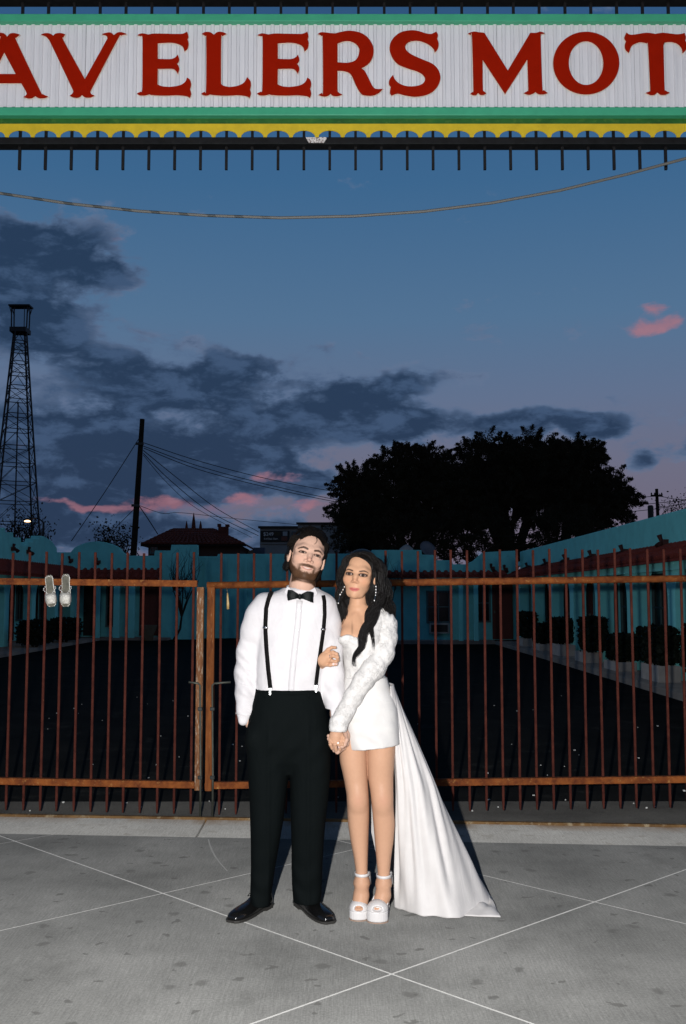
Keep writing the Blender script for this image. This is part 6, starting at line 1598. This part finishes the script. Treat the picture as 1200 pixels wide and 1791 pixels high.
# --- platform shoes
def platform(cx_, w, ytop, ybot, label, ax_):
    f0 = G(cx_, ybot); Yf = f0.y; hw = pr(w) / 2; hsole = P(cx_, ytop + 17, Yf).z
    ax3 = P(ax_, 1545, 4.95)
    sh = thing('tmp', '', '') if False else None
    def outline_(grow, back): 
        pts = []
        for k in range(13):
            a = math.pi * k / 12; pts.append((f0.x - (hw + grow) * math.cos(a), Yf + .048 - (.048 + grow) * math.sin(a) ** .75))
        bk = [(f0.x + hw * .62 + grow + (ax3.x - f0.x) * .3, Yf + .11), (f0.x - hw * .62 - grow + (ax3.x - f0.x) * .3, Yf + .11)]
        return pts + bk
    sole = MB().prism(outline_(0, 0), 'z', .004, hsole).build('shoe', m_patent, wom, bevel=.006); sole['label'] = label
    o = MB().prism(outline_(.001, 0), 'z', .0, .0038).build('outsole', mat('worn tan outsole', (.35, .24, .18), .7), sole); o.location = (0, 0, 0)
    # toe band with a peep hole in the middle
    T = Body(); T.ell((f0.x, Yf + .056, hsole - .004), (hw * 1.02, .062, .047), .004)
    T.ell((f0.x - .002, Yf - .004, hsole + .013), (hw * .50, .034, .0125), .006, op='s')
    o = mesh_obj('toe_band', T.mesh('toe', .003, cuts=[lambda X, Y, Z: np.maximum(hsole - .003 - Z + 0 * X + 0 * Y, Y - (Yf + .082) + 0 * X + 0 * Z)]), m_patent, sole); o.location = (0, 0, 0)
    # footbed rising to the heel, and the block heel
    hx = ax3.x + .004; hy = 4.995
    bed = [[(f0.x - hw * .9, Yf + .06, hsole - .004), (f0.x + hw * .9, Yf + .06, hsole - .004), (f0.x + hw * .9, Yf + .06, hsole + .004), (f0.x - hw * .9, Yf + .06, hsole + .004)],
           [(hx - .030, hy - .06, .118), (hx + .030, hy - .06, .118), (hx + .030, hy - .06, .128), (hx - .030, hy - .06, .128)],
           [(hx - .028, hy + .03, .130), (hx + .028, hy + .03, .130), (hx + .028, hy + .03, .142), (hx - .028, hy + .03, .142)]]
    o = ring_loft(bed).build('footbed', m_patent, sole); o.location = (0, 0, 0)
    o = ring_loft([[(hx + a * q, hy + b_ * q, z) for a, b_ in ((-.028, -.024), (.028, -.024), (.028, .03), (-.028, .03))] for z, q in ((.0, .92), (.07, .86), (.131, 1.0))]).build('heel', m_patent, sole, bevel=.004); o.location = (0, 0, 0)
    # ankle strap and heel counter
    ac = P(ax_, 1528 if cx_ < 640 else 1531, 4.955); rx, ry = pr(11.4), .042
    mb = MB(); n = 24; vs = []
    for a in range(n):
        t = 2 * math.pi * a / n
        for zo, g in ((-.007, .0), (.007, .0), (.007, .004), (-.007, .004)): vs.append((ac.x + (rx + g) * math.cos(t), ac.y + (ry + g) * math.sin(t), ac.z + zo))
    mb.add(vs, [(a * 4 + j, ((a + 1) % n) * 4 + j, ((a + 1) % n) * 4 + (j + 1) % 4, a * 4 + (j + 1) % 4) for a in range(n) for j in range(4)])
    o = mb.build('ankle_strap', m_patent, sole, smooth=True); o.location = (0, 0, 0)
    o = MB().tube([(ac.x + rx * .95, ac.y + .012, ac.z), (hx + .030, hy - .01, .19), (hx + .03, hy, .132)], [.006, .009, .014], 8).build('counter', m_patent, sole, smooth=True); o.location = (0, 0, 0)
    bk = MB().box(ac.x + rx + .001, ac.x + rx + .007, ac.y - .012, ac.y + .002, ac.z - .008, ac.z + .008).build('buckle', m_clip, sole, bevel=.001); bk.location = (0, 0, 0)
platform(628, 33, 1578, 1612, 'white platform heel nearest the black shoes', 633)
platform(661, 36, 1579, 1616, 'white platform heel beside the train', 671)
# --- hair
B = Body()
E = lambda c, r_, k=.01, op='u': B.ell(Ww(*c), [v * scw for v in r_], k, Mw, op)
E((.004, -.034, .045), (.086, .100, .092)); E((-.055, -.045, -.03), (.036, .06, .09), .03); E((.062, -.05, -.03), (.040, .06, .095), .03)
E((0, -.09, -.06), (.085, .055, .13), .03); E((.04, -.085, -.16), (.085, .05, .10), .04); E((-.03, -.085, -.15), (.07, .045, .10), .04)
E((.001, .078, -.016), (.077, .085, .094), .008, 's'); E((.022, .088, .028), (.056, .082, .044), .01, 's'); E((-.024, .088, .028), (.050, .078, .042), .01, 's')
V, F = B.mesh('hair', .004); hw_ = mesh_obj('hair', (V, F), m_hairb, wom)
bd = []
def g(*pts): return [tuple(P(*p)) for p in pts]
for k in range(8):      # left side, falling behind the groom's shoulder
    d = k / 7
    bd.append((g((632, 968 + d * 3, 4.88 + .05 * d), (613 - 3 * d, 972, 4.88 + .05 * d), (601 - 2 * d, 987, 4.89 + .05 * d), (598 - 2 * d, 1010, 4.90 + .05 * d), (597 - 4 * d, 1035, 4.915 + .04 * d), (598 - 4 * d, 1060, 4.925 + .03 * d), (601 - 4 * d, 1082, 4.925 + .03 * d), (604 - 6 * d, 1105, 4.94 + .03 * d)), [.004, .010, .013, .014, .016, .018, .016, .006], 26, .0026, .010, .115))
for k in range(9):      # right side, swept off the face and down behind the shoulder
    d = k / 8
    bd.append((g((633, 968 + d * 2, 4.87 + .07 * d), (648, 971 + d * 2, 4.865 + .06 * d), (660 + 4 * d, 983, 4.88 + .05 * d), (667 + 5 * d, 1003, 4.90 + .05 * d), (671 + 6 * d, 1030, 4.92 + .05 * d), (673 + 9 * d, 1055, 4.93 + .05 * d), (676 + 8 * d, 1080, 4.97 + .04 * d), (672 + 10 * d, 1110, 5.0 + .03 * d)), [.004, .010, .014, .016, .018, .020, .016, .006], 28, .0026, .010, .12))
for k in range(6):      # the long lock brought forward over the chest
    d = k / 5
    bd.append((g((664 + 3 * d, 1000, 4.89), (667 + 3 * d, 1024, 4.895), (662 + 6 * d, 1046, 4.885), (650 + 8 * d, 1066, 4.862), (641 + 8 * d, 1086, 4.848), (634 + 8 * d, 1108, 4.833), (627 + 6 * d, 1132, 4.832), (619 + 3 * d, 1150, 4.836), (618 + 2 * d, 1165, 4.84)), [.010, .014, .016, .018, .018, .015, .010, .007, .004], 26, .0025, .0075, .13))
for k in range(3):
    d = k / 2
    bd.append((g((668, 1040, 4.885), (661, 1062, 4.865), (655, 1082, 4.852), (650 + 2 * d, 1100, 4.842), (648 + 3 * d, 1118, 4.835), (655 + 2 * d, 1138, 4.835)), [.010, .012, .010, .007, .005, .003], 16, .0020, .006, .11))
for k in range(4):      # wisps across the hairline
    d = k / 3
    bd.append((g((634, 966, 4.875), (618 - 2 * d, 968, 4.868), (606 - 2 * d, 978, 4.872), (600 - d, 994, 4.885), (598 - d, 1015, 4.90)), [.003, .005, .006, .006, .004], 20, .0022, .004, .15))
    bd.append((g((634, 966, 4.87), (651, 968 - d, 4.866), (662 + d, 980, 4.872), (666 + d, 1000, 4.885), (668 + d, 1018, 4.897)), [.003, .005, .006, .006, .004], 20, .0022, .004, .15))
o = strands('lock', bd, m_hairb, hw_, 9); o.location = (0, 0, 0)
# --- earrings
def drops(pts, sz):
    c0 = P(*pts[0]); er = MB()
    er.tube([P(*p) for p in pts], .0008, 5)
    e = er.build('earring', m_ring, wom)
    for (x, y, Y), r_ in zip(pts, sz):
        c = P(x, y, Y); pb = MB().lathe((c.x, c.y, c.z - r_), [(r_ * .3, 0), (r_ * .8, r_ * .35), (r_, r_), (r_ * .8, r_ * 1.65), (r_ * .3, r_ * 2)], 10).build('pearl', m_pearl, e, smooth=True); pb.location = (0, 0, 0)
drops([(602.5, 1026.5, 4.885), (600, 1031.5, 4.88), (597.5, 1036, 4.876), (595, 1040, 4.874), (591.8, 1055, 4.872)], [.003, .0028, .0024, .0034, .003])
drops([(657.6, 1026, 4.868), (657.6, 1031.2, 4.866), (657.3, 1036.2, 4.864), (657, 1041, 4.862), (654.8, 1050.5, 4.86)], [.0033, .0033, .0033, .0026, .0033])

# ================================================================== SANDALS ON THE GATE RAIL
m_silver = mat('silver sandal leather', (.80, .75, .66), .35, .5, .25, var=.3, scale=60, bump=.6, bscale=120)
m_insole = mat('worn taupe insole', (.17, .16, .12), .45, .4, var=.35, scale=30)
def sandal(px, py0, py1, lean, label):
    YSn = YF - .068
    a, b_ = P(px, py0, YSn), P(px + lean, py1, YSn - .03)
    t = thing('sandal', label, 'sandal', tuple((a + b_) / 2), 'pair of silver sandals hung on the gate')
    f = (b_ - a); L = f.length; f.normalize(); s_ = Vector((1, 0, 0)); s_ = (s_ - f * s_.dot(f)).normalized(); n_ = s_.cross(f).normalized()
    if n_.y > 0: n_ = -n_
    prof = [(0, .012), (.04, .022), (.12, .027), (.3, .026), (.45, .027), (.6, .034), (.72, .038), (.85, .036), (.94, .028), (1.0, .014)]
    def slab(z0, z1, g):
        pol = [a + f * (u * L) + s_ * (w + g) for u, w in prof] + [a + f * (u * L) - s_ * (w + g) for u, w in prof[::-1]]; n = len(pol)
        return MB().add([p + n_ * z0 for p in pol] + [p + n_ * z1 for p in pol], [tuple(range(n)), tuple(range(2 * n - 1, n - 1, -1))] + [(i, n + i, n + (i + 1) % n, (i + 1) % n) for i in range(n)])
    slab(-.006, .0, .002).build('sole', m_silver, t, bevel=.002)
    slab(.0, .0035, -.003).build('insole', m_insole, t, bevel=.001)
    secs = []
    for u, h in ((.60, .030), (.68, .040), (.80, .036), (.90, .028), (.93, .024)):
        w = np.interp(u, [p[0] for p in prof], [p[1] for p in prof]) + .003; rg = []
        for k in range(11): th = math.pi * k / 10; rg.append(a + f * (u * L) - s_ * (w * math.cos(th)) + n_ * (h * math.sin(th) ** .7 + .001 + .0025 * math.sin(7 * th + u * 30)))
        rg += [a + f * (u * L) - s_ * (w * .93 * math.cos(math.pi * k / 10)) + n_ * (max(.0, h - .004) * math.sin(math.pi * k / 10) ** .7) for k in range(10, -1, -1)]
        secs.append(rg)
    ring_loft(secs).build('vamp', m_silver, t, smooth=True)
    for d in (-1, 1):                      # beaded ankle strap hanging at each side
        for k in range(6):
            c = a + f * (L * (.36 + .045 * k)) + s_ * d * (.030 + .012 * math.sin(k * .9)) + n_ * .012
            MB().lathe((c.x, c.y, c.z - .005), [(.0015, 0), (.0045, .003), (.0045, .006), (.0015, .009)], 8).build('bead', m_pearl, t, smooth=True)
    c = a + f * (L * .08); MB().tube([c - n_ * .004, c - n_ * .055 + f * .006], [.014, .007], 10).build('heel', m_silver, t, smooth=True)
    MB().tube([c + n_ * .004 + f * .0 + s_ * .016, c + n_ * .008 - f * .012, c + n_ * .004 - s_ * .016], .004, 8).build('heel_cup', m_silver, t, smooth=True)
sandal(85, 1006, 1061, 6, 'silver beaded sandal hooked over the rail, the left one of the pair')
sandal(115, 1004, 1061, 0, 'silver beaded sandal hooked over the rail, the right one of the pair')
